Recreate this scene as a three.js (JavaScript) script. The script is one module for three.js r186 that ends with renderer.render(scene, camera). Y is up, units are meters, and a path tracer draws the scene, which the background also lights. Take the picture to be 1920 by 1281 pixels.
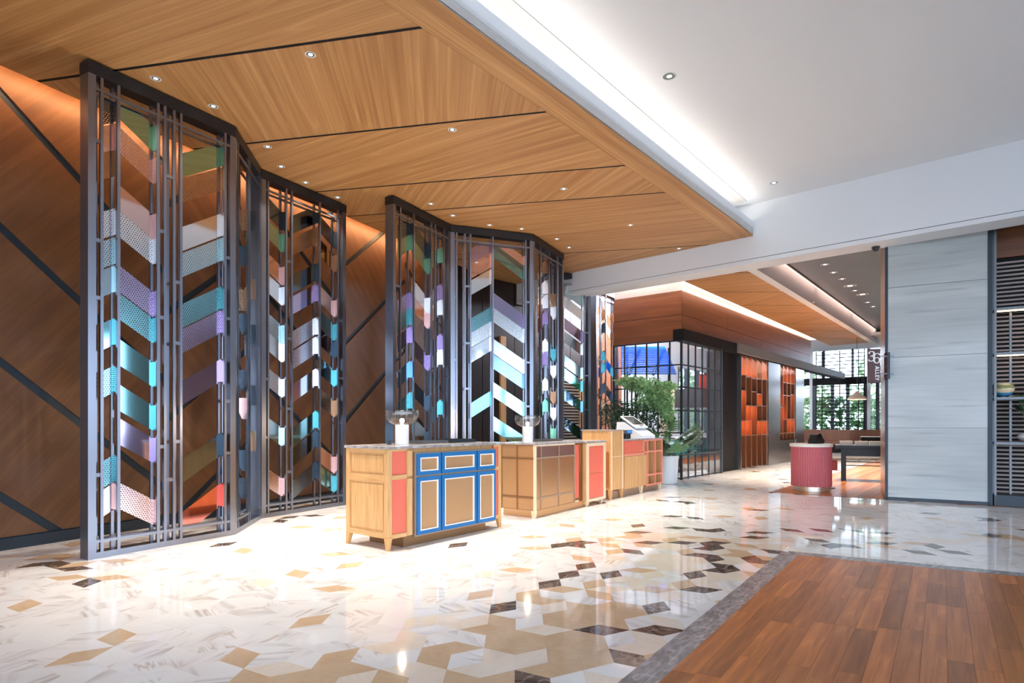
import * as THREE from 'three';
import { mergeGeometries } from 'three/addons/utils/BufferGeometryUtils.js';
import { FontLoader } from 'three/addons/loaders/FontLoader.js';
import { TextGeometry } from 'three/addons/geometries/TextGeometry.js';
import { RoundedBoxGeometry } from 'three/addons/geometries/RoundedBoxGeometry.js';
import { RectAreaLightUniformsLib } from 'three/addons/lights/RectAreaLightUniformsLib.js';

// ---------------------------------------------------------------- camera, sky, exposure
// The photograph is taken level with a shifted lens: horizon at y = 793 px, focal length 1140 px, eye 1.3 m above the floor.
const F = 1140, HZ = 793, EYE = 1.3;
const scene = new THREE.Scene();
const camera = new THREE.PerspectiveCamera(2 * Math.atan(HZ / F) * 180 / Math.PI, 1920 / (2 * HZ), 0.05, 300);
camera.setViewOffset(1920, 2 * HZ, 0, 0, 1920, 1281);
camera.position.set(0, EYE, 0);
camera.lookAt(0, EYE, -10);
const renderer = new THREE.WebGLRenderer({ antialias: true });
renderer.toneMapping = THREE.LinearToneMapping;
renderer.toneMappingExposure = 0.84;
renderer.shadowMap.enabled = true;
RectAreaLightUniformsLib.init();
scene.background = new THREE.Color().setRGB(6.0, 7.3, 9.2);      // bright overcast sky
const WARM = 0xffd2a0, COOL = 0xfff3e6;

// ---------------------------------------------------------------- helpers
let seed = 7;
const rnd = () => { seed = (seed * 1664525 + 1013904223) >>> 0; return seed / 4294967296; };
const hash = (x, y, s = 0) => { let h = (x * 374761393 + y * 668265263 + s * 974634777) | 0; h = Math.imul(h ^ (h >>> 13), 1274126177); h ^= h >>> 16; return (h >>> 0) / 4294967296; };
const sm = (t) => t * t * (3 - 2 * t);
function vn(x, y, px, py, s) {   // value noise that repeats every px, py cells
  const xi = Math.floor(x), yi = Math.floor(y), fx = sm(x - xi), fy = sm(y - yi), m = (a, b) => ((a % b) + b) % b;
  const a = hash(m(xi, px), m(yi, py), s), b = hash(m(xi + 1, px), m(yi, py), s), c = hash(m(xi, px), m(yi + 1, py), s), d = hash(m(xi + 1, px), m(yi + 1, py), s);
  return a + (b - a) * fx + (c - a) * fy + (a - b - c + d) * fx * fy;
}
function tex(n, size, fn, srgb = true, h = n) {   // fn(u, v) -> [r, g, b] 0..1 (sRGB), size: metres a side
  const data = new Uint8Array(n * h * 4);
  for (let j = 0; j < h; j++) for (let i = 0; i < n; i++) {
    const c = fn((i + 0.5) / n, (j + 0.5) / h), k = (j * n + i) * 4;
    for (let q = 0; q < 3; q++) data[k + q] = Math.max(0, Math.min(255, c[q] * 255));
    data[k + 3] = 255;
  }
  const t = new THREE.DataTexture(data, n, h);
  t.magFilter = THREE.LinearFilter; t.minFilter = THREE.LinearMipmapLinearFilter; t.generateMipmaps = true;
  t.wrapS = t.wrapT = THREE.RepeatWrapping;
  if (srgb) t.colorSpace = THREE.SRGBColorSpace;
  const sx = Array.isArray(size) ? size[0] : size, sy = Array.isArray(size) ? size[1] : size;
  t.repeat.set(1 / sx, 1 / sy); t.needsUpdate = true;
  return t;
}
const mix = (a, b, t) => a.map((v, i) => v + (b[i] - v) * t);
const S = (r, g, b) => [r / 255, g / 255, b / 255];
const fl = (x, y, H = 0) => { const D = F * (EYE - H) / (y - HZ); return [(x - 960) / F * D, D]; };           // pixel -> plan point (X, depth) at height H
const ray = (x, D) => [(x - 960) / F * D, D];
function hit(A, B, x, y = HZ) {                                                                            // pixel -> along, height on the upright plane through A and B
  const k = (x - 960) / F, dx = B[0] - A[0], dd = B[1] - A[1], t = (k * A[1] - A[0]) / (dx - k * dd), D = A[1] + t * dd;
  return { u: t * Math.hypot(dx, dd), h: EYE + (HZ - y) / F * D, D };
}
const add2 = (p, d, t) => [p[0] + d[0] * t, p[1] + d[1] * t];
const taken = new Map();
function numbered(n) { const k = taken.get(n) || 0; taken.set(n, k + 1); return k ? n + '_' + String(k).padStart(3, '0') : n; }
function tag(o, label, category, group, kind) {
  if (label) o.userData.label = label; if (category) o.userData.category = category;
  if (group) o.userData.group = group; if (kind) o.userData.kind = kind; return o;
}
function mesh(name, g, m, parent = scene) {
  if (Array.isArray(g)) g = g.length > 1 ? mergeGeometries(g.map((q) => (q.index ? q.toNonIndexed() : q))) : g[0];
  const o = new THREE.Mesh(g, m); o.name = parent === scene ? numbered(name) : name; o.castShadow = o.receiveShadow = true; parent.add(o); return o;
}
function struct(name, g, m) { const o = mesh(name, g, m); o.userData.kind = 'structure'; return o; }
function thing(name, label, category, pos = [0, 0, 0], turn = 0, group) {
  const o = new THREE.Group(); o.name = numbered(name); o.position.set(...pos); o.rotation.y = turn; scene.add(o); return tag(o, label, category, group);
}
// a Group whose +x runs from plan point A to plan point B and whose +z faces whoever sees A on the left
function run(name, label, category, A, B, group) { return thing(name, label, category, [A[0], 0, -A[1]], Math.atan2(B[1] - A[1], B[0] - A[0]), group); }
function runStruct(name, A, B) { const o = run(name, null, null, A, B); o.userData.kind = 'structure'; return o; }
function metreUV(g, swap = false, ox = 0, oy = 0) {
  const p = g.attributes.position, n = g.attributes.normal, uv = new Float32Array(p.count * 2);
  for (let i = 0; i < p.count; i++) {
    const ax = Math.abs(n.getX(i)), ay = Math.abs(n.getY(i)), az = Math.abs(n.getZ(i)); let u, v;
    if (ay >= ax && ay >= az) { u = p.getX(i); v = p.getZ(i); } else if (ax >= az) { u = p.getZ(i); v = p.getY(i); } else { u = p.getX(i); v = p.getY(i); }
    if (swap) [u, v] = [v, u];
    uv[i * 2] = u + ox; uv[i * 2 + 1] = v + oy;
  }
  g.setAttribute('uv', new THREE.BufferAttribute(uv, 2)); return g;
}
function bx(x0, x1, y0, y1, z0, z1, swap = false, off = 0) {
  const g = new THREE.BoxGeometry(x1 - x0, y1 - y0, z1 - z0); g.translate((x0 + x1) / 2, (y0 + y1) / 2, (z0 + z1) / 2); return metreUV(g, swap, off, off * 0.7);
}
function rbx(x0, x1, y0, y1, z0, z1, r = 0.004, swap = false, off = 0) {
  const g = new RoundedBoxGeometry(x1 - x0, y1 - y0, z1 - z0, 1, r); g.translate((x0 + x1) / 2, (y0 + y1) / 2, (z0 + z1) / 2); return metreUV(g, swap, off, off * 0.7);
}
// convex polygon (counter-clockwise) pulled from z0 to z1; uv in metres, turned by rot
function slab(pts, z0, z1, rot = 0, ox = 0, oy = 0) {
  const P = [], N = [], U = [], c = Math.cos(rot), s = Math.sin(rot);
  const put = (x, y, z, n) => { P.push(x, y, z); N.push(...n); U.push(x * c + y * s + ox, -x * s + y * c + oy); };
  let area = 0; pts.forEach((p, i) => { const q = pts[(i + 1) % pts.length]; area += p[0] * q[1] - q[0] * p[1]; });
  if (area < 0) pts = [...pts].reverse();
  for (let i = 1; i < pts.length - 1; i++) {
    for (const p of [pts[0], pts[i], pts[i + 1]]) put(p[0], p[1], z1, [0, 0, 1]);
    for (const p of [pts[0], pts[i + 1], pts[i]]) put(p[0], p[1], z0, [0, 0, -1]);
  }
  pts.forEach((p, i) => {
    const q = pts[(i + 1) % pts.length], l = Math.hypot(q[0] - p[0], q[1] - p[1]) || 1, n = [(q[1] - p[1]) / l, -(q[0] - p[0]) / l, 0];
    for (const [r, z] of [[p, z0], [q, z0], [q, z1], [p, z0], [q, z1], [p, z1]]) put(r[0], r[1], z, n);
  });
  const g = new THREE.BufferGeometry();
  g.setAttribute('position', new THREE.Float32BufferAttribute(P, 3)); g.setAttribute('normal', new THREE.Float32BufferAttribute(N, 3)); g.setAttribute('uv', new THREE.Float32BufferAttribute(U, 2));
  return g;
}
const flat = (pts, y0, y1, rot, ox, oy) => slab(pts, y0, y1, rot, ox, oy).rotateX(-Math.PI / 2);   // the same in plan (X, depth)
function clip(pts, a, b, c) {   // keep a*x + b*y + c >= 0
  const out = [];
  pts.forEach((p, i) => {
    const q = pts[(i + 1) % pts.length], dp = a * p[0] + b * p[1] + c, dq = a * q[0] + b * q[1] + c;
    if (dp >= 0) out.push(p);
    if ((dp >= 0) !== (dq >= 0)) { const t = dp / (dp - dq); out.push([p[0] + (q[0] - p[0]) * t, p[1] + (q[1] - p[1]) * t]); }
  });
  return out;
}
function tube(pts, r, seg = 6, n = 0) { return new THREE.TubeGeometry(new THREE.CatmullRomCurve3(pts.map((p) => new THREE.Vector3(...p))), n || pts.length * 4, r, seg); }
const cyl = (r0, r1, y0, y1, x = 0, z = 0, seg = 24) => { const g = new THREE.CylinderGeometry(r1, r0, y1 - y0, seg); g.translate(x, (y0 + y1) / 2, z); return g; };

// ---------------------------------------------------------------- materials
const mat = (o) => new THREE.MeshStandardMaterial(o), phys = (o) => new THREE.MeshPhysicalMaterial(o);
const lin = (r, g, b) => new THREE.Color().setRGB(r, g, b);
function grain(light, dark, n, size, fine, s, vein = 0.5) {   // wood, grain along v
  return tex(n, size, (u, v) => {
    const w = 0.9 * vn(u * 3, v * 2, 3, 2, s + 9);
    let t = 0.5 * vn((u + w * 0.02) * fine, v * 3, fine, 3, s) + 0.3 * vn(u * fine * 3, v * 6, fine * 3, 6, s + 1) + 0.2 * vn(u * fine * 8, v * 12, fine * 8, 12, s + 2);
    const line = Math.pow(Math.max(0, 1 - Math.abs(vn((u + w * 0.03) * fine, v * 2, fine, 2, s + 5) - 0.5) * 9), 2);
    t = t * 1.15 - 0.08 + line * vein * 0.35;
    return mix(dark, light, Math.max(0, Math.min(1, t)));
  });
}
const T = {
  soffit: grain(S(228, 178, 122), S(178, 124, 72), 1024, [1.6, 5.2], 30, 11, 0.9),
  wall: grain(S(146, 98, 58), S(108, 68, 38), 512, 2.4, 30, 21, 0.3),
  oak: grain(S(230, 184, 128), S(196, 144, 86), 512, 0.7, 40, 31, 0.3),
  box: grain(S(144, 88, 54), S(104, 60, 36), 512, 2.0, 36, 41, 0.3),
  plank: grain(S(196, 126, 70), S(140, 82, 42), 512, [0.5, 1.6], 16, 51, 0.7),
  white: tex(1024, 1.7, (u, v) => {
    const b = 0.95 + 0.045 * vn(u * 5, v * 5, 5, 5, 1), w1 = vn(u * 3, v * 6, 3, 6, 2), w2 = vn(u * 9, v * 14, 9, 14, 3);
    const m1 = sm(Math.max(0, Math.min(1, (vn(u * 4, v * 8, 4, 8, 5) - 0.5) * 3.4))), m2 = sm(Math.max(0, Math.min(1, (vn(u * 7, v * 9, 7, 9, 7) - 0.58) * 4)));
    const streak = Math.pow(vn(u * 5 + w2 * 0.4, v * 56 + w1 * 5, 5, 56, 4), 2.2) * m1, hair = Math.pow(1 - Math.abs(vn(u * 9, v * 90 + w1 * 8, 9, 90, 6) - 0.5) * 2, 5) * m2;
    return mix(mix([b * 0.985, b * 0.988, b * 0.985], S(160, 146, 136), Math.min(1, streak * 0.42)), S(150, 120, 98), Math.min(1, hair * 0.42));
  }),
  tan: tex(512, 1.1, (u, v) => { const t = 0.6 * vn(u * 6, v * 9, 6, 9, 1) + 0.4 * vn(u * 40, v * 40, 40, 40, 2); return mix(S(226, 201, 170), S(212, 182, 146), t); }),
  beige: tex(512, 1.1, (u, v) => { const t = 0.5 * vn(u * 5, v * 9, 5, 9, 3) + 0.5 * vn(u * 12, v * 50, 12, 50, 4); return mix(S(246, 238, 225), S(238, 223, 203), t); }),
  brown: tex(512, 0.9, (u, v) => { const w = vn(u * 5, v * 5, 5, 5, 8), t = vn(u * 9, v * 46 + w * 6, 9, 46, 9), r = Math.pow(1 - Math.abs(vn(u * 12, v * 18, 12, 18, 10) - 0.5) * 2, 12); return mix(mix(S(70, 58, 50), S(126, 108, 96), t), S(214, 204, 194), r * 0.55); }),
  grey: tex(512, 0.9, (u, v) => { const w = vn(u * 5, v * 5, 5, 5, 8), t = vn(u * 22, v * 60 + w * 6, 22, 60, 9), r = Math.pow(1 - Math.abs(vn(u * 9, v * 26, 9, 26, 10) - 0.5) * 2, 9); return mix(mix(S(112, 112, 114), S(158, 158, 162), t), S(216, 218, 222), r * 0.6); }),
  pillar: tex(1024, [2.2, 1.4], (u, v) => { const w = vn(u * 3, v * 4, 3, 4, 1), t = 0.75 * vn(u * 2, v * 9 + w * 2, 2, 9, 2) + 0.25 * vn(u * 6, v * 60, 6, 60, 3), r = Math.pow(vn(u * 4, v * 26, 4, 26, 4), 7); return mix(mix(S(166, 171, 171), S(194, 199, 198), t), S(142, 146, 147), r * 0.7); }),
  counter: tex(512, 0.8, (u, v) => { const w = vn(u * 4, v * 4, 4, 4, 5), t = vn(u * 8 + w * 3, v * 10, 8, 10, 6), r = Math.pow(1 - Math.abs(vn(u * 6, v * 9 + w * 2, 6, 9, 7) - 0.5) * 2, 8); return mix(mix(S(150, 146, 146), S(196, 194, 196), t), S(110, 100, 100), r * 0.7); }),
  perf: tex(64, [0.024, 0.0416], (u, v) => { const d = (a, b) => Math.hypot((u - a) * 0.024, (v - b) * 0.0416), r = Math.min(d(0.25, 0.25), d(0.75, 0.75), d(1.25, 0.25), d(-0.25, 0.75)), k = Math.max(0, Math.min(1, (r - 0.0047) / 0.0009)); return [k, k, k]; }, false, 112),
  mesh: tex(64, [0.012, 0.012], (u, v) => { const r = Math.hypot(u - 0.5, v - 0.5) * 0.012, k = Math.max(0, Math.min(1, (r - 0.0036) / 0.0006)); return [k, k, k]; }, false),
  brush: tex(256, 0.6, (u, v) => { const t = 0.5 * vn(u * 90, v * 3, 90, 3, 1) + 0.5 * vn(u * 128, v * 6, 128, 6, 2); return [t, 0.36 + t * 0.2, t]; }, false),
};
const M = {
  plaster: mat({ color: lin(0.72, 0.745, 0.775), roughness: 0.75 }),
  soffit: mat({ map: T.soffit, color: lin(0.76, 0.73, 0.65), roughness: 0.5 }),
  soffitEdge: mat({ map: T.soffit, color: lin(0.76, 0.73, 0.65), roughness: 0.5 }),
  black: phys({ color: lin(0.01, 0.01, 0.011), roughness: 0.6, specularIntensity: 0.3 }),
  wall: mat({ map: T.wall, color: lin(0.62, 0.61, 0.58), roughness: 0.42 }),
  slate: mat({ color: lin(0.022, 0.034, 0.046), roughness: 0.4, metalness: 0.3 }),
  frame: mat({ color: lin(0.25, 0.27, 0.325), metalness: 0.95, roughness: 0.28 }), frameTopShade: mat({ color: lin(0.03, 0.029, 0.03), metalness: 0.6, roughness: 0.4 }),  // top rail: dark reflection of the soffit put into the colour
  white: mat({ map: T.white, roughness: 0.05 }), tan: mat({ map: T.tan, roughness: 0.05 }), beige: mat({ map: T.beige, roughness: 0.05 }), brown: mat({ map: T.brown, roughness: 0.08 }),
  grout: mat({ color: lin(0.75, 0.73, 0.7), roughness: 0.7 }),
  grey: mat({ map: T.grey, roughness: 0.2 }),
  pillar: mat({ map: T.pillar, roughness: 0.22 }),
  counter: mat({ map: T.counter, roughness: 0.15 }),
  oak: mat({ map: T.oak, roughness: 0.45 }),
  oakPale: mat({ color: lin(0.86, 0.66, 0.44), roughness: 0.5 }),
  coral: mat({ color: lin(0.8, 0.16, 0.1), roughness: 0.42 }),
  coralPale: mat({ color: lin(0.85, 0.3, 0.2), roughness: 0.5 }),
  blue: mat({ color: lin(0.006, 0.15, 0.4), roughness: 0.4 }),
  cream: mat({ color: lin(0.86, 0.84, 0.76), roughness: 0.5 }),
  brass: mat({ color: lin(0.66, 0.42, 0.22), metalness: 0.9, roughness: 0.3 }),
  brassMesh: mat({ color: lin(0.76, 0.46, 0.23), metalness: 0.6, roughness: 0.42, alphaMap: T.mesh, alphaTest: 0.5, side: THREE.DoubleSide }),
  brassDark: mat({ color: lin(0.3, 0.17, 0.08), metalness: 0.7, roughness: 0.5 }),
  bronzeMauve: mat({ color: lin(0.34, 0.2, 0.17), metalness: 0.8, roughness: 0.4 }),
  taupe: mat({ color: lin(0.4, 0.27, 0.18), metalness: 0.3, roughness: 0.5 }),
  copper: mat({ color: lin(0.6, 0.42, 0.33), metalness: 0.9, roughness: 0.3 }),
  steel: mat({ color: lin(0.31, 0.295, 0.29), metalness: 0.9, roughness: 0.5, roughnessMap: T.brush }),
  steelDark: mat({ color: lin(0.16, 0.17, 0.18), metalness: 0.8, roughness: 0.4 }),
  glass: phys({ color: 0xffffff, transmission: 1, roughness: 0.02, thickness: 0, ior: 1.45 }),
  bowl: phys({ color: lin(0.96, 0.93, 0.9), transmission: 1, roughness: 0.02, thickness: 0, ior: 1.5 }),
  marbleWhite: mat({ color: lin(0.82, 0.84, 0.85), roughness: 0.3 }),
  plasticWhite: mat({ color: lin(0.78, 0.82, 0.86), roughness: 0.35 }),
  plasticBlack: mat({ color: lin(0.02, 0.021, 0.023), roughness: 0.3 }),
  box: mat({ map: T.box, roughness: 0.4 }),
  plum: mat({ color: lin(0.09, 0.035, 0.035), roughness: 0.5 }),
  letter: mat({ color: lin(0.85, 0.85, 0.83), roughness: 0.5 }),
  leaf: phys({ color: lin(0.10, 0.26, 0.09), roughness: 0.5, transmission: 0.25, thickness: 0, side: THREE.DoubleSide }),
  leafPale: phys({ color: lin(0.42, 0.66, 0.33), roughness: 0.45, transmission: 0.35, thickness: 0, side: THREE.DoubleSide }),
  leafDark: phys({ color: lin(0.035, 0.085, 0.045), roughness: 0.5, transmission: 0.15, thickness: 0, side: THREE.DoubleSide }),
  bark: mat({ color: lin(0.09, 0.06, 0.04), roughness: 0.85 }),
  soil: mat({ color: lin(0.05, 0.035, 0.025), roughness: 0.95 }),
  teal: mat({ color: lin(0.02, 0.36, 0.42), roughness: 0.35 }),
  red: mat({ color: lin(0.55, 0.05, 0.05), roughness: 0.5 }),
  podium: mat({ color: lin(0.58, 0.13, 0.15), roughness: 0.45 }),
  champagne: mat({ color: lin(0.72, 0.66, 0.55), metalness: 0.8, roughness: 0.35 }),
  ledWarm: mat({ color: 0x000000, emissive: lin(1, 0.66, 0.36), emissiveIntensity: 16 }),
  ledSoft: mat({ color: 0x000000, emissive: lin(1, 0.8, 0.66), emissiveIntensity: 2.5 }),
  ledWhite: mat({ color: 0x000000, emissive: lin(1, 0.93, 0.84), emissiveIntensity: 16 }),
  bulb: mat({ color: 0x000000, emissive: lin(1, 0.9, 0.76), emissiveIntensity: 22 }),
  lampFace: mat({ color: 0x222222, emissive: lin(1, 0.93, 0.84), emissiveIntensity: 5 }),
  chrome: mat({ color: lin(0.8, 0.8, 0.8), metalness: 1, roughness: 0.2 }),
  kitchenWall: mat({ color: lin(0.5, 0.54, 0.58), roughness: 0.6 }),
  louvre: mat({ color: lin(0.4, 0.31, 0.27), roughness: 0.55 }),
  lintel: mat({ color: lin(0.2, 0.205, 0.205), metalness: 0.4, roughness: 0.6 }), screenOff: mat({ color: lin(0.012, 0.014, 0.018), roughness: 0.6 }),
  rim: mat({ color: lin(0.75, 0.74, 0.72), roughness: 0.4 }),
};
const PLATE = { t: [0.24, 0.5, 0.54], l: [0.6, 0.76, 0.8], b: [0.3, 0.48, 0.68], p: [0.5, 0.42, 0.6], r: [0.78, 0.58, 0.56], s: [0.86, 0.87, 0.9], g: [0.35, 0.6, 0.5], d: [0.16, 0.2, 0.24], k: [0.72, 0.26, 0.22], o: [0.5, 0.36, 0.26] };
const plateMats = {};
function plateMat(c, perf, satin = 0) {
  const k = c + perf + satin; if (plateMats[k]) return plateMats[k];
  return (plateMats[k] = mat({ color: lin(...PLATE[c]), metalness: 1, roughness: satin ? 0.3 : perf ? 0.16 : 0.06, side: THREE.DoubleSide, ...(perf ? { alphaMap: T.perf, alphaTest: 0.5 } : {}) }));
}

// ================================================================ THE SETTING
const SOF = 4.758, CEIL = 5.35;                                  // timber soffit, white ceiling
const dirA = [0.63, 0.777], dirB = [-0.777, 0.63];               // the two directions of the building in plan
const TIP = [4.46, 11.256];                                      // soffit corner at the white beam
const edgeX = (D) => -4.67 + 0.811 * D, wallX = (D) => -5.35 + 0.504 * (D - 5.88), backX = (D) => -4.95 + 0.504 * (D - 5.88);
const beamAt = (D) => [4.41 - 1.115 * (D - 11.3), D];

// --- marble floor: rhombus tiles
const floor = struct('floor', flat([[-16, -9], [30, -9], [30, 40], [-16, 40]], -0.25, -0.012), M.grout);
const R3 = 0.3585, rotT = -0.012, P0 = [-1.419, 3.215];
const e3 = [0, 1, 2].map((k) => [R3 * Math.cos(k * Math.PI / 3 + rotT), R3 * Math.sin(k * Math.PI / 3 + rotT)]);
const MAT = [[2.81, 5.97], [0.733, 3.04]];                        // inlaid timber floor: far corner, point along its left edge
const matL = [0.5786, 0.8156], matT = [0.874, -0.486];            // along its left edge (away), along its far edge (right)
const matLN = [matL[1], -matL[0]], matTN = [matT[1], -matT[0]];   // inward normals
const BORD = 0.165;
const matSide = (p) => (p[0] - MAT[0][0]) * matLN[0] + (p[1] - MAT[0][1]) * matLN[1];
const matFar = (p) => (p[0] - MAT[0][0]) * matTN[0] + (p[1] - MAT[0][1]) * matTN[1];
const inMat = (p, w) => matSide(p) > -w && matFar(p) > -w;
const DEN = [fl(1440, 923.5), fl(1657, 937)];                     // timber floor of the restaurant: front corner points
const denN = [dirB[0] * -1, dirB[1] * -1];
const denFront = (p) => { const d = [DEN[1][0] - DEN[0][0], DEN[1][1] - DEN[0][1]], l = Math.hypot(...d); return (-(d[1]) * (p[0] - DEN[0][0]) + d[0] * (p[1] - DEN[0][1])) / l; };
const denLeft = (p) => dirA[1] * (p[0] - DEN[0][0]) - dirA[0] * (p[1] - DEN[0][1]);
const inDen = (p) => denFront(p) > 0 && denLeft(p) > 0;
const marks = new Map();
const keyOf = (X, D) => {   // the tile whose centre lies nearest
  let best = null, bd = 9;
  const det = e3[0][0] * e3[1][1] - e3[0][1] * e3[1][0], x = X - P0[0], y = D - P0[1], i0 = Math.round((x * e3[1][1] - y * e3[1][0]) / det), j0 = Math.round((e3[0][0] * y - e3[0][1] * x) / det);
  for (let i = i0 - 2; i <= i0 + 2; i++) for (let j = j0 - 2; j <= j0 + 2; j++) for (let k = 0; k < 3; k++) {
    const cx = P0[0] + i * e3[0][0] + j * e3[1][0] + e3[k][0] / 2, cy = P0[1] + i * e3[0][1] + j * e3[1][1] + e3[k][1] / 2, d = Math.hypot(cx - X, cy - D);
    if (d < bd) { bd = d; best = i + ',' + j + ',' + k; }
  }
  return best;
};
const mark = (kind, list) => list.forEach(([x, y]) => marks.set(keyOf(...fl(x, y)), kind));
mark('beige', [[660, 1262], [720, 1255], [770, 1262], [830, 1258], [795, 1165], [840, 1168], [1040, 1150], [1080, 1200], [1010, 1215], [1130, 1110], [1180, 1100], [1230, 1095], [1150, 1105], [1080, 1135], [890, 1245], [920, 1250], [1005, 1180], [1060, 1190], [1160, 1050], [1240, 1060], [1270, 1020], [1250, 1040], [1360, 1020], [1400, 1030], [1440, 1010]]);
mark('white', [[1340, 1120], [1380, 1090], [1300, 1150], [1350, 1135], [950, 1150], [960, 1210], [930, 1265], [1040, 1230], [1180, 1200], [1220, 1160], [1260, 1130], [1090, 1125], [1060, 1095], [1130, 1055], [1110, 1072]]);
mark('tan', [[55, 1137], [227, 1197], [450, 1233], [552, 1074], [613, 1102], [455, 1031], [213, 1082], [233, 1048], [130, 1080], [133, 1060], [83, 1043], [105, 1047], [553, 988], [640, 990], [1015, 1008], [990, 1030], [923, 1110], [935, 1165], [983, 1123], [1022, 1133], [915, 1192], [950, 1180], [800, 1225], [830, 1232], [880, 1215], [920, 1215], [585, 1260], [625, 1252], [660, 1245], [840, 1275], [905, 1282], [990, 1200], [1040, 1170], [1070, 1155], [1120, 1165], [1160, 1165], [1100, 1145], [1210, 1150], [1030, 1200], [1120, 1200], [1200, 1230], [1110, 1225], [1080, 1250], [1100, 1048], [1140, 1040], [1240, 1110], [1280, 1090], [1150, 1145], [1370, 968], [1430, 971], [1480, 956]]);
mark('brown', [[868.7, 1019], [1080, 1019], [1111, 1019], [1198, 1018], [1200, 1036], [1090, 1064], [1062, 1081], [1152, 1072], [1142, 1081], [1027, 1101], [925, 1137], [1103, 1177], [1205, 1177], [1157, 1232], [983, 1270], [1307, 1111], [1290, 1081], [1333, 1072], [1377, 1063], [1417, 1056], [1295, 1043], [1330, 1049], [1305, 1029], [1320, 1018], [1387, 1008], [1418, 1008], [1418, 998], [1338, 997], [1310, 994], [1268, 988], [1177, 998], [1475, 994], [1525, 994], [1277, 968], [1754, 1028], [1813, 1041], [1712, 1035], [1582, 1025], [1520, 1014], [1545, 1021], [1405, 1054], [1852, 1003], [168, 1092], [408, 1022], [428, 1023], [70, 1060], [100, 1060], [160, 1063], [520, 975], [585, 968], [540, 972], [1650, 998], [1460, 1038]]);
const inZone = (X, D) => {   // the flow of tan and brown pieces that runs along the timber inlay
  const s = -matSide([X, D]), n = 0.5 * vn(X * 1.1 + 40, D * 1.1 + 40, 400, 400, 77);
  const past = D - 6.2;
  if (past > 0.2) return s > -4.5 && s < 2.1 - past * 0.35 + n && past < 0.5 + n;
  return s > 0 && s < 1.05 + n * 1.2 + Math.max(0, (3.9 - D)) * 0.7;
};
const tiles = [], far = { white: [], tan: [], beige: [], brown: [] };
for (let i = -60; i < 70; i++) for (let j = -12; j < 62; j++) for (let k = 0; k < 3; k++) {
  const Q = [P0[0] + i * e3[0][0] + j * e3[1][0], P0[1] + i * e3[0][1] + j * e3[1][1]], E = e3[k], c = add2(Q, E, 0.5);
  if (c[1] < 2.5 || c[1] > 22.5 || Math.abs(c[0]) > 0.9 * c[1] + 0.6 || c[0] < wallX(c[1]) - 0.2) continue;
  if (inMat(c, BORD + 0.03) && inMat(add2(c, matLN, 0), -0.12) && inMat(c, -0.12)) continue;
  if (inMat(c, -0.15) || inDen(add2(c, dirA, -0.12))) continue;
  const kb = i + ',' + j + ',' + k; let kind = marks.get(kb);
  const r = hash(i, j, k + 11), r2 = hash(i, j, k + 31);
  if (!kind) {
    if (inZone(c[0], c[1])) kind = r < 0.22 ? 'tan' : r < 0.55 ? 'beige' : r < 0.58 ? 'brown' : 'white';
    else { const q = c[1] > 6 ? 0.022 : 0.008; kind = r < q ? 'tan' : r < q * 1.9 ? 'beige' : r < q * 2.5 && c[1] > 7 ? 'brown' : 'white'; }
  }
  let pts = [Q, add2(add2(Q, E, 0.5), [E[1], -E[0]], 0.2887), add2(Q, E, 1), add2(add2(Q, E, 0.5), [-E[1], E[0]], 0.2887)];
  const g = 0.0002; pts = pts.map((p) => [c[0] + (p[0] - c[0]) * (1 - g / 0.1), c[1] + (p[1] - c[1]) * (1 - g / 0.1)]);
  // cut at the inlay border and at the restaurant floor
  if (inMat(c, BORD + 0.5) || pts.some((p) => inMat(p, BORD + 0.02))) {
    const cutSide = clip(pts, -matLN[0], -matLN[1], matLN[0] * MAT[0][0] + matLN[1] * MAT[0][1] - BORD), cutFar = clip(pts, -matTN[0], -matTN[1], matTN[0] * MAT[0][0] + matTN[1] * MAT[0][1] - BORD);
    if (matFar(c) > -BORD - 0.03 || (matSide(c) < -BORD && matFar(c) > -BORD - 0.4)) pts = cutSide.length > 2 ? cutSide : cutFar; else pts = cutFar.length > 2 ? cutFar : cutSide;
    if (pts.length < 3) continue;
    const cc = pts.reduce((a, p) => [a[0] + p[0] / pts.length, a[1] + p[1] / pts.length], [0, 0]); if (inMat(cc, BORD)) continue;
  }
  if (inDen(c)) continue;
  tiles.push({ pts, kind, rot: Math.floor(r2 * 6) * Math.PI / 3 + (kind === 'white' ? 0.15 : 0), ox: r * 7.3, oy: r2 * 9.1, near: c[1] });
}
tiles.sort((a, b) => a.near - b.near);
let shown = 0;
for (const t of tiles) {
  const g = flat(t.pts, -0.014, 0, t.rot, t.ox, t.oy);
  if ((t.kind !== 'white' || t.near < 3.6) && shown < 290) { mesh('tile', g, M[t.kind], floor); shown++; } else far[t.kind].push(g);
}
for (const k of Object.keys(far)) if (far[k].length) tag(mesh(k + '_marble_tiles', far[k], M[k], floor), null, null, null, 'stuff');

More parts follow.
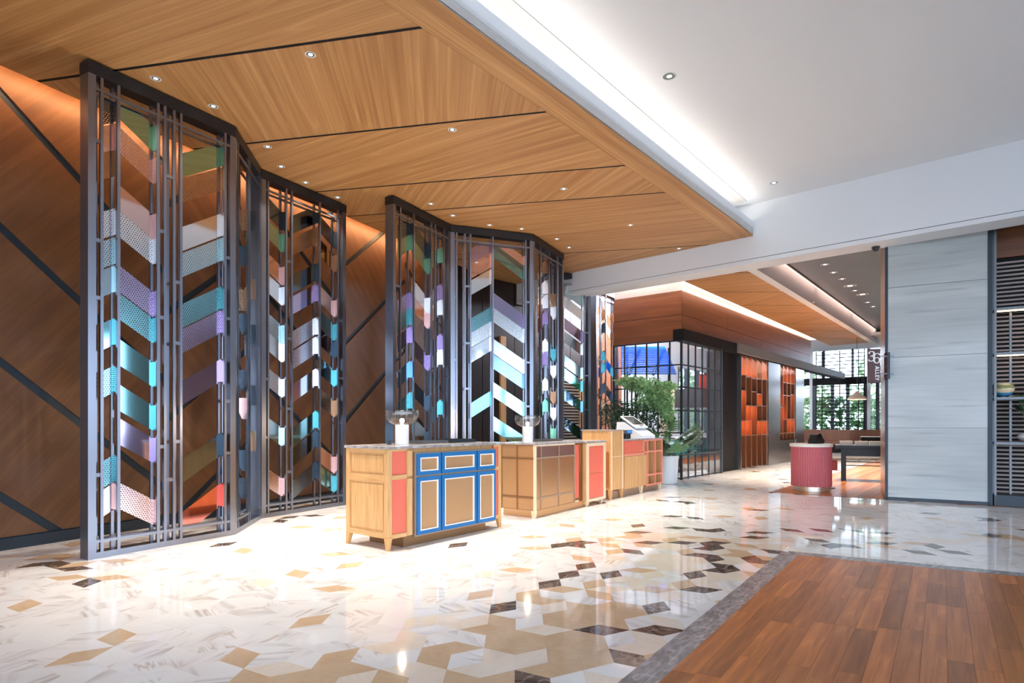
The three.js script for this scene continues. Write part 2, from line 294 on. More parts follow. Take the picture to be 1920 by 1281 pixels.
// --- timber floor let into the marble, with its grey stone border
const inlay = struct('floor_timber', flat([[MAT[0][0], MAT[0][1]], add2(MAT[0], matL, -7), add2(add2(MAT[0], matL, -7), matT, 9), add2(MAT[0], matT, 9)], -0.05, -0.006), M.black);
const plankMats = [0.72, 1, 1.25, 0.88, 1.12].map((k) => mat({ map: T.plank, color: lin(k, k * 0.98, k * 0.95), roughness: 0.28 }));
{
  const cosT = Math.acos(matL[0] * matT[0] + matL[1] * matT[1]), w = 0.118;
  for (let r = 0; r < 62; r++) {
    let t = -rnd() * 0.8;
    while (t < 6.6) {
      const len = 0.55 + rnd() * 0.7, a = Math.max(0, t), b = Math.min(6.6, t + len); t += len;
      if (b - a < 0.05) continue;
      const at = (u, v) => add2(add2(MAT[0], matT, u / Math.sin(cosT)), matL, -v), q = 0.0006;
      const pts = [at(r * w + q, a + q), at((r + 1) * w - q, a + q), at((r + 1) * w - q, b - q), at(r * w + q, b - q)];
      const c = at((r + 0.5) * w, (a + b) / 2);
      if (c[1] < 1.6 || Math.abs(c[0]) > 0.95 * c[1] + 0.7) continue;
      mesh('plank', flat(pts, -0.012, 0.001, Math.atan2(matL[1], matL[0]) - Math.PI / 2, r * 0.37, rnd() * 5), plankMats[Math.floor(rnd() * 5)], inlay);
    }
  }
}
const border = struct('trim_1', flat([[MAT[0][0], MAT[0][1]], add2(MAT[0], matL, -7), add2(add2(MAT[0], matL, -7), matLN, -BORD), add2(add2(MAT[0], matL, 0.12), matLN, -BORD)], -0.012, 0.0006, 0.95), M.grey);
struct('trim_2', flat([[MAT[0][0], MAT[0][1]], add2(MAT[0], matT, 9), add2(add2(MAT[0], matT, 9), matTN, -BORD), add2(add2(MAT[0], matT, -0.1), matTN, -BORD)], -0.012, 0.0006, 0.6), M.grey);

// --- restaurant timber floor
const den = struct('floor_restaurant', flat([DEN[0], add2(DEN[0], [DEN[1][0] - DEN[0][0], DEN[1][1] - DEN[0][1]], 6), add2(DEN[1], dirA, 22), add2(DEN[0], dirA, 22)], -0.05, -0.004), M.black);
{
  const d = [DEN[1][0] - DEN[0][0], DEN[1][1] - DEN[0][1]], l = Math.hypot(...d), e = [d[0] / l, d[1] / l];
  for (let r = 0; r < 60; r++) { const a = r * 0.14, at = (u, v) => add2(add2(DEN[0], e, u), dirA, v); mesh('plank', flat([at(a, 0), at(a + 0.138, 0), at(a + 0.138, 15), at(a, 15)], -0.01, 0.001, Math.atan2(dirA[1], dirA[0]) - Math.PI / 2, r * 0.31, r * 0.77), plankMats[r % 5], den); }
}

// --- white ceiling over the lobby, with the recess above the soffit ledge
const ceiling = struct('ceiling', flat([[edgeX(-9) - 1.1, -9], [14, -9], [14, 3.4], beamAt(11.26), [edgeX(11.26) - 1.1, 11.26 + 0.4]], CEIL, CEIL + 0.15), M.plaster);
struct('ceiling_roof', flat([[-16, -9], [30, -9], [30, 40], [-16, 40]], 6.1, 6.3), M.plaster);
{ // back of the cove recess
  const g = runStruct('trim_3', [edgeX(-8.5) - 1.0, -8.5], [edgeX(11.6) - 1.0, 11.6]); mesh('cove_back', bx(0, 25.8, SOF + 0.2, CEIL, -0.05, 0), M.plaster, g);
}
// --- timber soffit: panels between black channels, border along its edge
const sofPoly = [[backX(-8), -8], [edgeX(-8), -8], TIP, beamAt(15.39)];
const soffit = struct('ceiling_soffit', flat(sofPoly, SOF + 0.03, SOF + 0.16), M.black);
{
  const en = [1 / 1.2875, -0.811 / 1.2875], bw = 0.34;            // normal towards the white ceiling
  const chan = [[0, 5.15], [0, 6.84], [0, 8.49], [0, 9.61], [0, 12.62]].map(([x, d]) => d), sl = -0.21, gap = 0.02;
  const inner = clip(sofPoly, -en[0], -en[1], en[0] * edgeX(0) - bw);
  const turns = [1.18, 0.12, 1.02, 0.42, 1.25, 0.7];
  for (let i = 0; i <= chan.length; i++) {
    let p = inner;
    if (i > 0) p = clip(p, -sl, 1, -chan[i - 1] - gap);
    if (i < chan.length) p = clip(p, sl, -1, chan[i] - gap);
    if (p.length < 3) continue;
    mesh('soffit_panel', flat(p, SOF, SOF + 0.03, turns[i], i * 0.83, i * 1.7), M.soffit, soffit);
  }
  const rim = clip(sofPoly, en[0], en[1], -en[0] * edgeX(0) + bw - 0.003);
  mesh('soffit_border', flat(rim, SOF, SOF + 0.03, -0.68, 0.3, 0.4), M.soffitEdge, soffit);
  for (const d of chan) { let p = clip(clip(inner, -sl, 1, -d + gap + 0.002), sl, -1, d + gap + 0.002); if (p.length > 2) mesh('channel', flat(p, SOF + 0.002, SOF + 0.03), M.black, soffit); }
}
{ // fascia of the soffit towards the white ceiling: timber lip, white band with a slot grille, ledge with the cove light behind
  const A = [edgeX(-8), -8], L = Math.hypot(TIP[0] - A[0], TIP[1] - A[1]), g = runStruct('trim_4', A, TIP);
  mesh('timber_lip', bx(0, L, SOF, SOF + 0.012, -0.02, 0.004, true), M.soffitEdge, g);
  mesh('fascia', bx(0, L, SOF + 0.012, 5.035, -0.06, 0), M.plaster, g);
  mesh('ledge', bx(0, L, SOF + 0.16, SOF + 0.19, -0.95, -0.06), M.plaster, g);
  const v = run('slot_grille', 'long grey slot air grille on the white fascia above the timber soffit edge', 'air grille', A, TIP, 'slot air grilles beside the cove light');
  mesh('backing', bx(7, L - 0.12, SOF + 0.03, SOF + 0.125, 0.001, 0.003), M.steelDark, v);
  for (let i = 0; i < 9; i++) mesh('slat', bx(7, L - 0.12, SOF + 0.032 + i * 0.0106, SOF + 0.0375 + i * 0.0106, 0.003, 0.008), M.rim, v);
  const w = run('slot_grille', 'long pale slot air grille set flush in the white ceiling above the cove light', 'air grille', A, TIP, 'slot air grilles beside the cove light');
  mesh('backing', bx(7, L - 0.25, CEIL - 0.004, CEIL - 0.001, -0.19, -0.03), M.steelDark, w);
  for (let i = 0; i < 11; i++) mesh('slat', bx(7, L - 0.25, CEIL - 0.01, CEIL - 0.004, -0.188 + i * 0.0145, -0.1785 + i * 0.0145), M.rim, w);
  const led = run('cove_light_strip', 'white cove light strip hidden on the ledge above the timber soffit', 'light strip', A, TIP);
  mesh('led_strip', bx(4, L - 0.1, 5.0, 5.01, -0.14, -0.11), M.ledWhite, led);
  mesh('channel', bx(4, L - 0.1, 4.948, 5.0, -0.15, -0.1), M.rim, led);
  for (let i = 0; i < 5; i++) { const q = new THREE.RectAreaLight(COOL, 26, 3.8, 0.05); q.position.set(6.9 + i * 3.9, 5.02, -0.1); q.rotation.x = Math.PI / 2 + 0.75; led.add(q); }
}

// --- white beam where the lobby ends
{
  const A = beamAt(15.9), B = [13.6, 11.3 - (13.6 - 4.41) / 1.115], L = Math.hypot(B[0] - A[0], B[1] - A[1]), g = runStruct('wall_beam', A, B);
  mesh('beam_face', bx(0, L, 4.345, CEIL + 0.7, -0.5, 0), M.plaster, g);
  mesh('groove', bx(0, L, 4.335, 4.345, -0.5, -0.012), M.black, g);
  mesh('beam_lip', bx(0, L, 4.26, 4.335, -0.5, 0.002), M.plaster, g);
}

// --- timber wall behind the screens: slanted boards between dark strips, lit from the slot above
const WA = [wallX(-8), -8], WB = [wallX(13.6), 13.6];
{
  const L = Math.hypot(WB[0] - WA[0], WB[1] - WA[1]), g = runStruct('wall_left', WA, WB), U = (x) => hit(WA, WB, x).u;
  mesh('wall_core', bx(0, L, 0, 6.1, -0.3, -0.02), M.slate, g);
  mesh('wall_head', bx(0, L, 4.95, 6.1, -0.02, 0.01), M.wall, g);
  const apex = [U(0) - 3.4, U(315), U(497), U(628), U(760), U(838), L]; let s = -1;
  for (let b = -3; b < apex.length - 1; b++) {
    const u0 = b < 0 ? apex[0] + (b) * 3.1 : apex[b], u1 = b < 0 ? apex[0] + (b + 1) * 3.1 : apex[b + 1]; if (u1 < 0) continue;
    s = (b + 3) % 2 ? -1 : 1; if (b >= 0) s = b % 2 ? 1 : -1;
    const k = 0.835 * s, step = 1.37, ref = s < 0 ? hit(WA, WB, 0, 425).h - k * U(0) : hit(WA, WB, 690, 460).h - k * U(690);
    for (let n = -8; n < 14; n++) {
      let p = [[Math.max(0, u0) + 0.006, 0.13], [u1 - 0.006, 0.13], [u1 - 0.006, 4.95], [Math.max(0, u0) + 0.006, 4.95]];
      const c0 = ref + n * step + 0.055, c1 = ref + (n + 1) * step - 0.055;
      p = clip(p, -k, 1, -c0); p = clip(p, k, -1, c1);
      if (p.length > 2) mesh('wall_board', slab(p, -0.02, 0.0, s * 0.7, n * 0.9 + b, n * 0.4), M.wall, g);
    }
  }
  const base = runStruct('baseboard_left', WA, WB); mesh('skirting', bx(0, L, 0, 0.12, -0.02, 0.03), M.slate, base);
  const led = run('wall_wash_strip', 'warm light strip in the slot above the timber wall behind the screens', 'light strip', WA, WB);
  mesh('led_strip', bx(12, L - 0.4, 4.93, 4.945, 0.33, 0.36), M.ledWarm, led);
  for (let i = 0; i < 4; i++) { const q = new THREE.RectAreaLight(0xffba80, 95, 2.7, 0.04); q.position.set(13.4 + i * 2.75, 4.94, 0.32); q.rotation.x = -0.5; led.add(q); }
}
// --- dark end wall beyond the timber wall, with a timber batten and a louvre
{
  const A = [wallX(13.6), 13.6], B = [2.35, 17.35], g = runStruct('wall_end', A, B), L = Math.hypot(B[0] - A[0], B[1] - A[1]);
  const dk = mat({ color: lin(0.022, 0.014, 0.012), roughness: 0.35 });
  mesh('wall_core', bx(0, L, 0, 6.1, -0.3, -0.03), dk, g);
  for (let i = 0; i < 5; i++) mesh('wall_panel', bx(i * L / 5 + 0.01, (i + 1) * L / 5 - 0.01, 0.1, 4.9, -0.03, 0), dk, g);
  const u = hit(A, B, 941).u; mesh('timber_batten', bx(u - 0.09, u + 0.09, 0, 3.4, 0, 0.06), M.oak, g);
  const a = hit(A, B, 1056).u, b = hit(A, B, 1084).u, bt = hit(A, B, 1090).u;
  mesh('timber_batten', bx(b, bt + 0.08, 0, 2.6, 0, 0.06), M.oak, g);
  for (let i = 0; i < 26; i++) mesh('louvre_slat', bx(a - 0.5, b, 0.5 + i * 0.08, 0.54 + i * 0.08, 0, 0.05), M.champagne, g);
}

// --- stone-clad pier
{
  const A = fl(1661, 937.5), B = fl(1858, 948), L = Math.hypot(B[0] - A[0], B[1] - A[1]), g = runStruct('wall_pier', A, B), h = (x, y) => hit(A, B, x, y).h;
  mesh('pier_core', bx(0, L, 0, 5.9, -2.3, -0.03), M.steelDark, g);
  const js = [0.05, h(1755, 802.5), h(1755, 667), h(1755, 532), 4.9];
  for (let i = 0; i < 4; i++) mesh('stone_panel', bx(0.03, L - 0.04, js[i] + 0.003, js[i + 1] - 0.003, -0.03, 0, false, i * 0.61), M.pillar, g);
  for (const [a, b] of [[-0.012, 0.028], [L - 0.038, L + 0.02]]) mesh('edge_trim', bx(a, b, 0, 4.9, -0.06, 0.012), M.slate, g);
  mesh('edge_trim', bx(0, L, 0, 0.05, -0.04, 0.012), M.slate, g);
  for (let i = 0; i < 4; i++) mesh('side_panel', bx(-0.012, 0, 0.04 + i * 1.22, 1.25 + i * 1.22, -2.28, -0.07), M.copper, g);
}

// ================================================================ LEAVES OF THE FOLDING SCREENS
const TAN = 0.615, PH = 0.262, SH = 4.74;
function leaf(label, xa, ya, xb, yb, mull, lanes, ties, A0, B0) {
  const A = A0 || fl(xa, ya), B = B0 || fl(xb, yb), L = Math.hypot(B[0] - A[0], B[1] - A[1]);
  const g = run('screen_leaf', label, 'screen', A, B, 'leaves of the zigzag metal screens'), at = (x, y) => hit(A, B, x, y);
  mesh('post', bx(0, 0.07, 0, SH, -0.15, 0), M.frame, g); mesh('post', bx(L - 0.07, L, 0, SH, -0.15, 0), M.frame, g);
  mesh('rail', bx(0.07, L - 0.07, 0, 0.06, -0.15, 0), M.frame, g); mesh('top_rail', bx(-0.004, L + 0.004, SH - 0.12, SH, -0.154, 0.004), M.frameTopShade, g);
  for (const [a, b] of [[0.15, 0.178], [SH - 0.26, SH - 0.232]]) { mesh('rail', bx(0.07, L - 0.07, a, b, -0.025, -0.004), M.frame, g); mesh('rail', bx(0.07, L - 0.07, a, b, -0.146, -0.125), M.frame, g); }
  const us = [0.07];
  for (const x of mull) { const u = typeof x === 'number' && x > 3 ? at(x).u : x; us.push(u); for (const z of [-0.03, -0.15]) mesh('mullion', bx(u - 0.014, u + 0.014, 0.06, SH - 0.11, z, z + 0.03), M.frame, g); }
  us.push(L - 0.07);
  for (const [i, y] of ties) { const a = us[i], b = us[i + 1], h = y > 6 ? at((xa + xb) / 2, y).h : y; if (b - a < 0.25) mesh('tie', bx(a, b, h - 0.018, h + 0.018, -0.03, -0.006), M.frame, g); }
  for (const { x0, x1, up, list } of lanes) {
    const u0 = x0 > 3 ? at(x0).u : x0, u1 = x1 > 3 ? at(x1).u : x1, w = u1 - u0, k = (up ? 1 : -1) * TAN * w;
    for (const [y, c, perf] of list) {
      const h = y > 6 ? at(x0, y).h : y, ph = PH, m = plateMat(c, perf ? 1 : 0);
      let p = [[u0, h], [u0, h - ph], [u1, h - ph + k], [u1, h + k]];
      p = clip(clip(p, 0, 1, -0.185), 0, -1, SH - 0.27); if (p.length < 3) continue;
      const pl = mesh('plate', slab(p, -0.078, -0.074), m, g);
      const lo = Math.max(0.185, h - ph + k), hi = Math.min(SH - 0.27, h + k); if (hi - lo > 0.05) mesh('plate_return', bx(u1 - 0.003, u1, lo, hi, -0.074, -0.012), plateMat(c, perf ? 1 : 0, 1), pl);
    }
  }
  return { A, B, L };
}
const P = (s) => s.split(' ').map((q) => { const [, y, c, p] = q.match(/^([\d.]+)([a-z])(\*?)$/); return [+y, c, !!p]; });   // 396s* : top-left corner at y 396, silver, perforated
leaf('screen leaf with white perforated chevron plates at the outer end of the screen', 165, 1051, 442, 1002.5, [191.5, 223, 297, 310, 327, 340, 423], [
  { x0: 195, x1: 221, up: 1, list: P('180d* 234r 284o 396s* 452l* 506l 607t 698t* 869t* 923r') },
  { x0: 227, x1: 294, up: 0, list: P('165g 230r* 340r 389s* 493p* 545t* 632t 718t 782p 904r*') },
  { x0: 342, x1: 421, up: 1, list: P('286g 334o* 426s 475.5l* 572t* 620p* 718p 866d 967k') },
], [[0, 4.0], [0, 3.05], [0, 2.5], [0, 0.8], [3, 3.3], [3, 2.4], [5, 2.8], [5, 2.15], [3, 1.05], [5, 1.1], [7, 3.2], [7, 2.5], [7, 1.55], [7, 0.95], [4, 0.7], [4, 3.9]]);
leaf('narrow screen leaf turned edge on behind the perforated chevron leaf', 442, 1002.5, 491, 972.5, [0.12, 0.55, 0.62, 1.12], [
  { x0: 0.14, x1: 0.53, up: 0, list: [[4.2, 'o', 1], [3.75, 'd', 0], [3.2, 'o', 1], [2.9, 'd', 0], [2.2, 'd', 1], [1.85, 'r', 0], [1.2, 'd', 0], [0.85, 'd', 1]] },
  { x0: 0.64, x1: 0.95, up: 1, list: [[3.9, 'd', 0], [3.0, 'o', 1], [2.4, 'd', 0], [1.6, 'd', 1], [1.0, 'o', 0]] },
], [[0, 3], [4, 2.2], [4, 1.2]]);
leaf('screen leaf of dark mirror chevron plates beside the open view of timber wall', 491, 972.5, 649, 947, [503.5, 537.5, 548, 600.5, 634.5], [
  { x0: 505, x1: 535, up: 0, list: P('363d 405g* 469r 508s 582l* 618s 686s* 780l 877r*') },
  { x0: 549.5, x1: 598.5, up: 1, list: P('405d 446o* 518d 558p 624s* 662s* 725s 808t 846d 908d*') },
  { x0: 603, x1: 633, up: 0, list: P('398d* 443o 531r* 577t* 611d 666t 725o* 834r* 871t') },
], [[0, 1.9], [0, 1.1], [2, 3.6], [2, 2.5], [2, 1.5], [5, 2.9], [5, 2.0], [5, 1.3], [2, 0.6]]);
const at2 = (x, y) => fl(x, y, SH);
const B1a = at2(737, 367), B1b = at2(845, 422), B2b = at2(1000, 440), B3b = at2(1057, 477);
leaf('screen leaf with purple and pale blue plates behind the blue framed desk', 737, 0, 845, 0, [751.5, 777, 809.5, 817, 833.5], [
  { x0: 752.5, x1: 775, up: 1, list: P('420d 450g 562p* 594t* 629p 696b 756t*') },
  { x0: 779, x1: 808, up: 0, list: P('412d 442g* 519s 549r 631p* 710d 780d') },
  { x0: 818, x1: 832, up: 1, list: P('472g 542p 572s 637p 667s 763t') },
], [[0, 3.4], [0, 2.1], [3, 3.3], [3, 2.2], [5, 2.1]], B1a, B1b);
leaf('screen leaf facing the lobby with white and teal perforated chevrons', 845, 0, 1000, 0, [856.5, 872, 882.5, 924.5, 986], [
  { x0: 883.5, x1: 922, up: 1, list: P('466p* 494r 525s 597t* 624s* 653s 757t*') },
  { x0: 927, x1: 984, up: 0, list: P('436r 453t 547p 575s* 634s* 663b* 716g 780t') },
], [[0, 3.5], [0, 2.4], [0, 1.5], [2, 3.7], [2, 2.7], [2, 1.9], [5, 3.5], [5, 2.4], [5, 1.6]], B1b, B2b);
leaf('slim angled screen leaf of silver plates behind the second desk lamp', 1000, 0, 1057, 0, [1014, 1030.5, 1045], [
  { x0: 1015, x1: 1029, up: 1, list: P('500o 539s 567s 598p 651s 676p* 726s 767g') },
  { x0: 1032, x1: 1044, up: 0, list: P('526o 551s 632t 664s 714o 745s 785g') },
], [[0, 3.4], [0, 2.2]], B2b, B3b);
const C0 = [0.75, 13.75], C1 = at2(1108, 517);
leaf('screen leaf seen edge on between the silver leaf and the blue leaf', 1057, 0, 1060, 0, [0.2, 0.7, 1.1], [], [], B3b, C0);
leaf('screen leaf of blue and violet plates that ends under the white beam', 1050, 0, 1108, 0, [1096], [
  { x0: 1061, x1: 1094, up: 0, list: P('505g 528l 554s 595p 620s 665l 690t 729b 782d') },
], [[1, 3.4], [1, 2.4], [1, 1.6]], C0, C1);
leaf('screen leaf of bronze and teal plates beyond the white beam behind the tree', 1118, 0, 1160, 0, [1126.5, 1136.5, 1155], [
  { x0: 1127, x1: 1136, up: 1, list: P('590o 615d 668t 690t 730d 760o') },
  { x0: 1137.5, x1: 1153, up: 0, list: P('560o 598o 665t 715d 750o') },
], [[0, 2.9], [0, 2.0]], ray(1118, 15.3), ray(1160, 16.4));

// ================================================================ RECEPTION DESKS
function taper(x0, x1, y0, y1, z0, z1, tx, tz) {   // leg that narrows downwards: tx, tz = sides that move in
  const g = bx(x0, x1, y0, y1, z0, z1), p = g.attributes.position;
  for (let i = 0; i < p.count; i++) if (p.getY(i) < (y0 + y1) / 2) {
    const k = 0.42 * (x1 - x0); if (tx > 0 && p.getX(i) > (x0 + x1) / 2) p.setX(i, p.getX(i) - k); if (tx < 0 && p.getX(i) < (x0 + x1) / 2) p.setX(i, p.getX(i) + k);
    if (tz < 0 && p.getZ(i) < (z0 + z1) / 2) p.setZ(i, p.getZ(i) + k); if (tz > 0 && p.getZ(i) > (z0 + z1) / 2) p.setZ(i, p.getZ(i) - k);
  }
  g.computeVertexNormals(); return g;
}
const D1A = fl(727, 1034.5), D1B = fl(940, 988.5);
{
  const L = 1.83, W = 0.68, H = 1.03, d = run('reception_desk', 'oak reception desk with coral side doors and blue framed brass mesh doors', 'desk', D1A, D1B, 'reception desks');
  // corner posts with tapered feet
  for (const [x, tx] of [[0, 1], [L - 0.06, -1]]) for (const [z, tz] of [[0, -1], [-W + 0.06, 1]]) {
    mesh('post', rbx(x, x + 0.06, 0.13, H, z - 0.06, z, 0.006), M.oak, d); mesh('leg', taper(x, x + 0.06, 0, 0.13, z - 0.06, z, tx, tz), M.oak, d);
  }
  // end panels
  for (const [x, s] of [[0, -1], [L, 1]]) {
    const f = (y0, y1, z0, z1, o, n, m = M.oak, sw = false) => mesh(n, bx(Math.min(x - s * 0.03, x - s * o), Math.max(x - s * 0.03, x - s * o), y0, y1, z0, z1, sw), m, d);
    f(0.12, 0.18, -W + 0.06, -0.06, 0.006, 'rail', M.oak, true); f(0.69, 0.765, -W + 0.06, -0.06, 0.006, 'rail', M.oak, true); f(0.99, H, -W + 0.06, -0.06, 0.006, 'rail', M.oak, true);
    f(0.18, 0.69, -W + 0.06, -0.06, 0.018, 'end_panel'); f(0.765, 0.99, -W + 0.06, -0.06, 0.018, 'end_panel');
    mesh('end_panel_field', rbx(Math.min(x - s * 0.018, x - s * 0.01), Math.max(x - s * 0.018, x - s * 0.01), 0.205, 0.665, -W + 0.085, -0.085, 0.002), M.oak, d);
    mesh('end_panel_field', rbx(Math.min(x - s * 0.018, x - s * 0.01), Math.max(x - s * 0.018, x - s * 0.01), 0.79, 0.965, -W + 0.085, -0.085, 0.002), M.oak, d);
  }
  mesh('carcass', bx(0.03, L - 0.03, 0.13, H, -W + 0.03, -0.04), M.oak, d);
  mesh('plinth', bx(0.24, 1.56, 0, 0.12, -W + 0.1, -0.035), M.brassDark, d);
  // coral doors
  for (const [a, b] of [[0.06, 0.262], [1.69, L - 0.06]]) {
    mesh('rail', bx(a, b, 0.115, 0.16, -0.04, -0.004, true), M.oak, d); mesh('rail', bx(a, b, 0.716, 0.762, -0.04, -0.004, true), M.oak, d); mesh('rail', bx(a, b, 1.005, H, -0.04, -0.004, true), M.oak, d);
    mesh('coral_door', bx(a + 0.002, b - 0.002, 0.162, 0.714, -0.04, -0.014), M.coral, d); mesh('coral_door', bx(a + 0.002, b - 0.002, 0.764, 1.003, -0.04, -0.014), M.coral, d);
  }
  for (const [a, b] of [[0.12, 0.716], [0.74, 1.01]]) mesh('stile', rbx(0.262, 0.335, a, b, -0.04, 0.004, 0.003), M.oak, d);
  // projecting centre with blue frames and brass mesh
  mesh('centre_frame', bx(0.36, 1.69, 0.095, 0.99, -0.03, 0.014), M.taupe, d);
  for (const [a, b] of [[0.378, 0.728], [0.748, 1.322], [1.342, 1.68]]) for (const [y0, y1] of [[0.112, 0.722], [0.742, 0.972]]) {
    const w = 0.042, door = mesh('blue_frame', [bx(a, b, y0, y0 + w, 0.014, 0.034), bx(a, b, y1 - w, y1, 0.014, 0.034), bx(a, a + w, y0 + w, y1 - w, 0.014, 0.034), bx(b - w, b, y0 + w, y1 - w, 0.014, 0.034)], M.blue, d);
    const q = 0.012, A = a + w, B = b - w, Y0 = y0 + w, Y1 = y1 - w;
    mesh('cream_bead', [bx(A, B, Y0, Y0 + q, 0.016, 0.037), bx(A, B, Y1 - q, Y1, 0.016, 0.037), bx(A, A + q, Y0 + q, Y1 - q, 0.016, 0.037), bx(B - q, B, Y0 + q, Y1 - q, 0.016, 0.037)], M.cream, door);
    mesh('brass_mesh', bx(A + q, B - q, Y0 + q, Y1 - q, 0.02, 0.0215), M.brassMesh, door);
  }
  tag(mesh('marble_top', rbx(-0.012, L + 0.012, H + 0.001, H + 0.03, -W - 0.012, 0.03, 0.004), M.counter, d), 'grey veined marble top');
}
const D2A = fl(1002.9, 972.5), D2B = fl(1127.8, 942.3);
{
  const L = 2.03, W = 0.566, H = 0.995, d = run('reception_desk', 'bronze gridded reception desk with coral cabinet and oak corner post', 'desk', D2A, D2B, 'reception desks');
  mesh('carcass', bx(0.012, 1.4, 0.1, H, -W + 0.01, -0.012), M.brassDark, d);
  mesh('plinth', bx(0.03, 1.62, 0, 0.1, -W + 0.02, -0.01), M.brass, d);
  mesh('corner_post', rbx(-0.004, 0.03, 0.1, H, -0.026, 0.01, 0.003), M.oakPale, d); mesh('leg', taper(-0.01, 0.04, 0, 0.1, -0.06, 0.012, 1, -1), M.oakPale, d);
  mesh('frame_rail', bx(0.03, 1.115, 0.975, H, -0.012, 0.008, true), M.oakPale, d);
  // front panels, recessed behind thin frames
  const cols = [[0.035, 0.15], [0.172, 0.634], [0.656, 1.1]], rows = [[0.108, 0.252, M.brass], [0.278, 0.80, M.brass], [0.825, 0.972, M.bronzeMauve]];
  for (const [a, b] of cols) for (const [y0, y1, m] of rows) mesh('front_panel', rbx(a, b, y0, y1, -0.012, -0.002, 0.002), m, d);
  for (const x of [0.15, 0.634, 1.1]) mesh('stile', bx(x, x + 0.022, 0.1, 0.975, -0.012, 0.006), M.taupe, d);
  for (const y of [0.252, 0.8]) mesh('rail', bx(0.03, 1.1, y, y + 0.025, -0.012, 0.004, true), M.taupe, d);
  // perforated end panels
  const zc = [[-W + 0.02, -0.3], [-0.278, -0.03]];
  for (const [z0, z1] of zc) for (const [y0, y1] of [[0.108, 0.262], [0.29, 0.8], [0.825, 0.985]]) mesh('end_panel', bx(0.002, 0.004, y0, y1, z0, z1), M.brassMesh, d);
  for (const y of [0.262, 0.8]) mesh('rail', bx(-0.006, 0.01, y, y + 0.026, -W + 0.01, -0.02, true), M.brassDark, d);
  mesh('stile', bx(-0.006, 0.01, 0.1, H, -0.3, -0.278), M.brassDark, d); mesh('stile', bx(-0.006, 0.01, 0.1, H, -W, -W + 0.02), M.brassDark, d);
  // coral slats and the recess beside them
  for (let i = 0; i < 4; i++) mesh('coral_slat', rbx(1.124 + i * 0.031, 1.146 + i * 0.031, 0.16, 0.965, -0.03, 0.008, 0.003), M.coral, d);
  for (const y of [0.1, 0.235, 0.51, 0.8]) mesh('slat_rail', bx(1.122, 1.245, y, y + 0.022, -0.03, 0.003, true), y < 0.2 ? M.oakPale : M.coral, d);
  mesh('recess_panel', bx(1.25, 1.4, 0.09, H, -0.05, -0.012), mat({ color: lin(0.62, 0.2, 0.06), roughness: 0.5 }), d);
  // oak cabinet with coral door
  mesh('cabinet', rbx(1.395, L + 0.02, 0.07, H - 0.012, -W + 0.05, 0.05, 0.005), M.oak, d);
  for (const [a, b, y0, y1] of [[1.395, 1.462, 0.07, H - 0.012], [1.978, L + 0.02, 0.07, H - 0.012], [1.462, 1.978, 0.07, 0.112], [1.462, 1.978, 0.935, H - 0.012]]) mesh('face_frame', bx(a, b, y0, y1, 0.05, 0.066), M.oakPale, d);
  for (const [y0, y1] of [[0.118, 0.52], [0.528, 0.93]]) { const q = mesh('coral_door', bx(1.466, 1.974, y0, y1, 0.05, 0.056), M.coral, d); mesh('door_field', rbx(1.49, 1.95, y0 + 0.024, y1 - 0.024, 0.054, 0.06, 0.002), M.coral, q); }
  for (const x of [1.45, 1.94]) mesh('leg', taper(x, x + 0.06, 0, 0.07, -0.02, 0.04, 1, -1), M.oakPale, d);
  tag(mesh('marble_top', [rbx(-0.02, 1.42, H + 0.001, H + 0.03, -W - 0.02, 0.02, 0.004), rbx(1.38, L + 0.03, H - 0.008, H + 0.022, -W - 0.01, 0.075, 0.004)], M.counter, d), 'grey veined marble top');
}
const D3A = fl(1145.4, 938.3), D3B = fl(1237, 917.8);
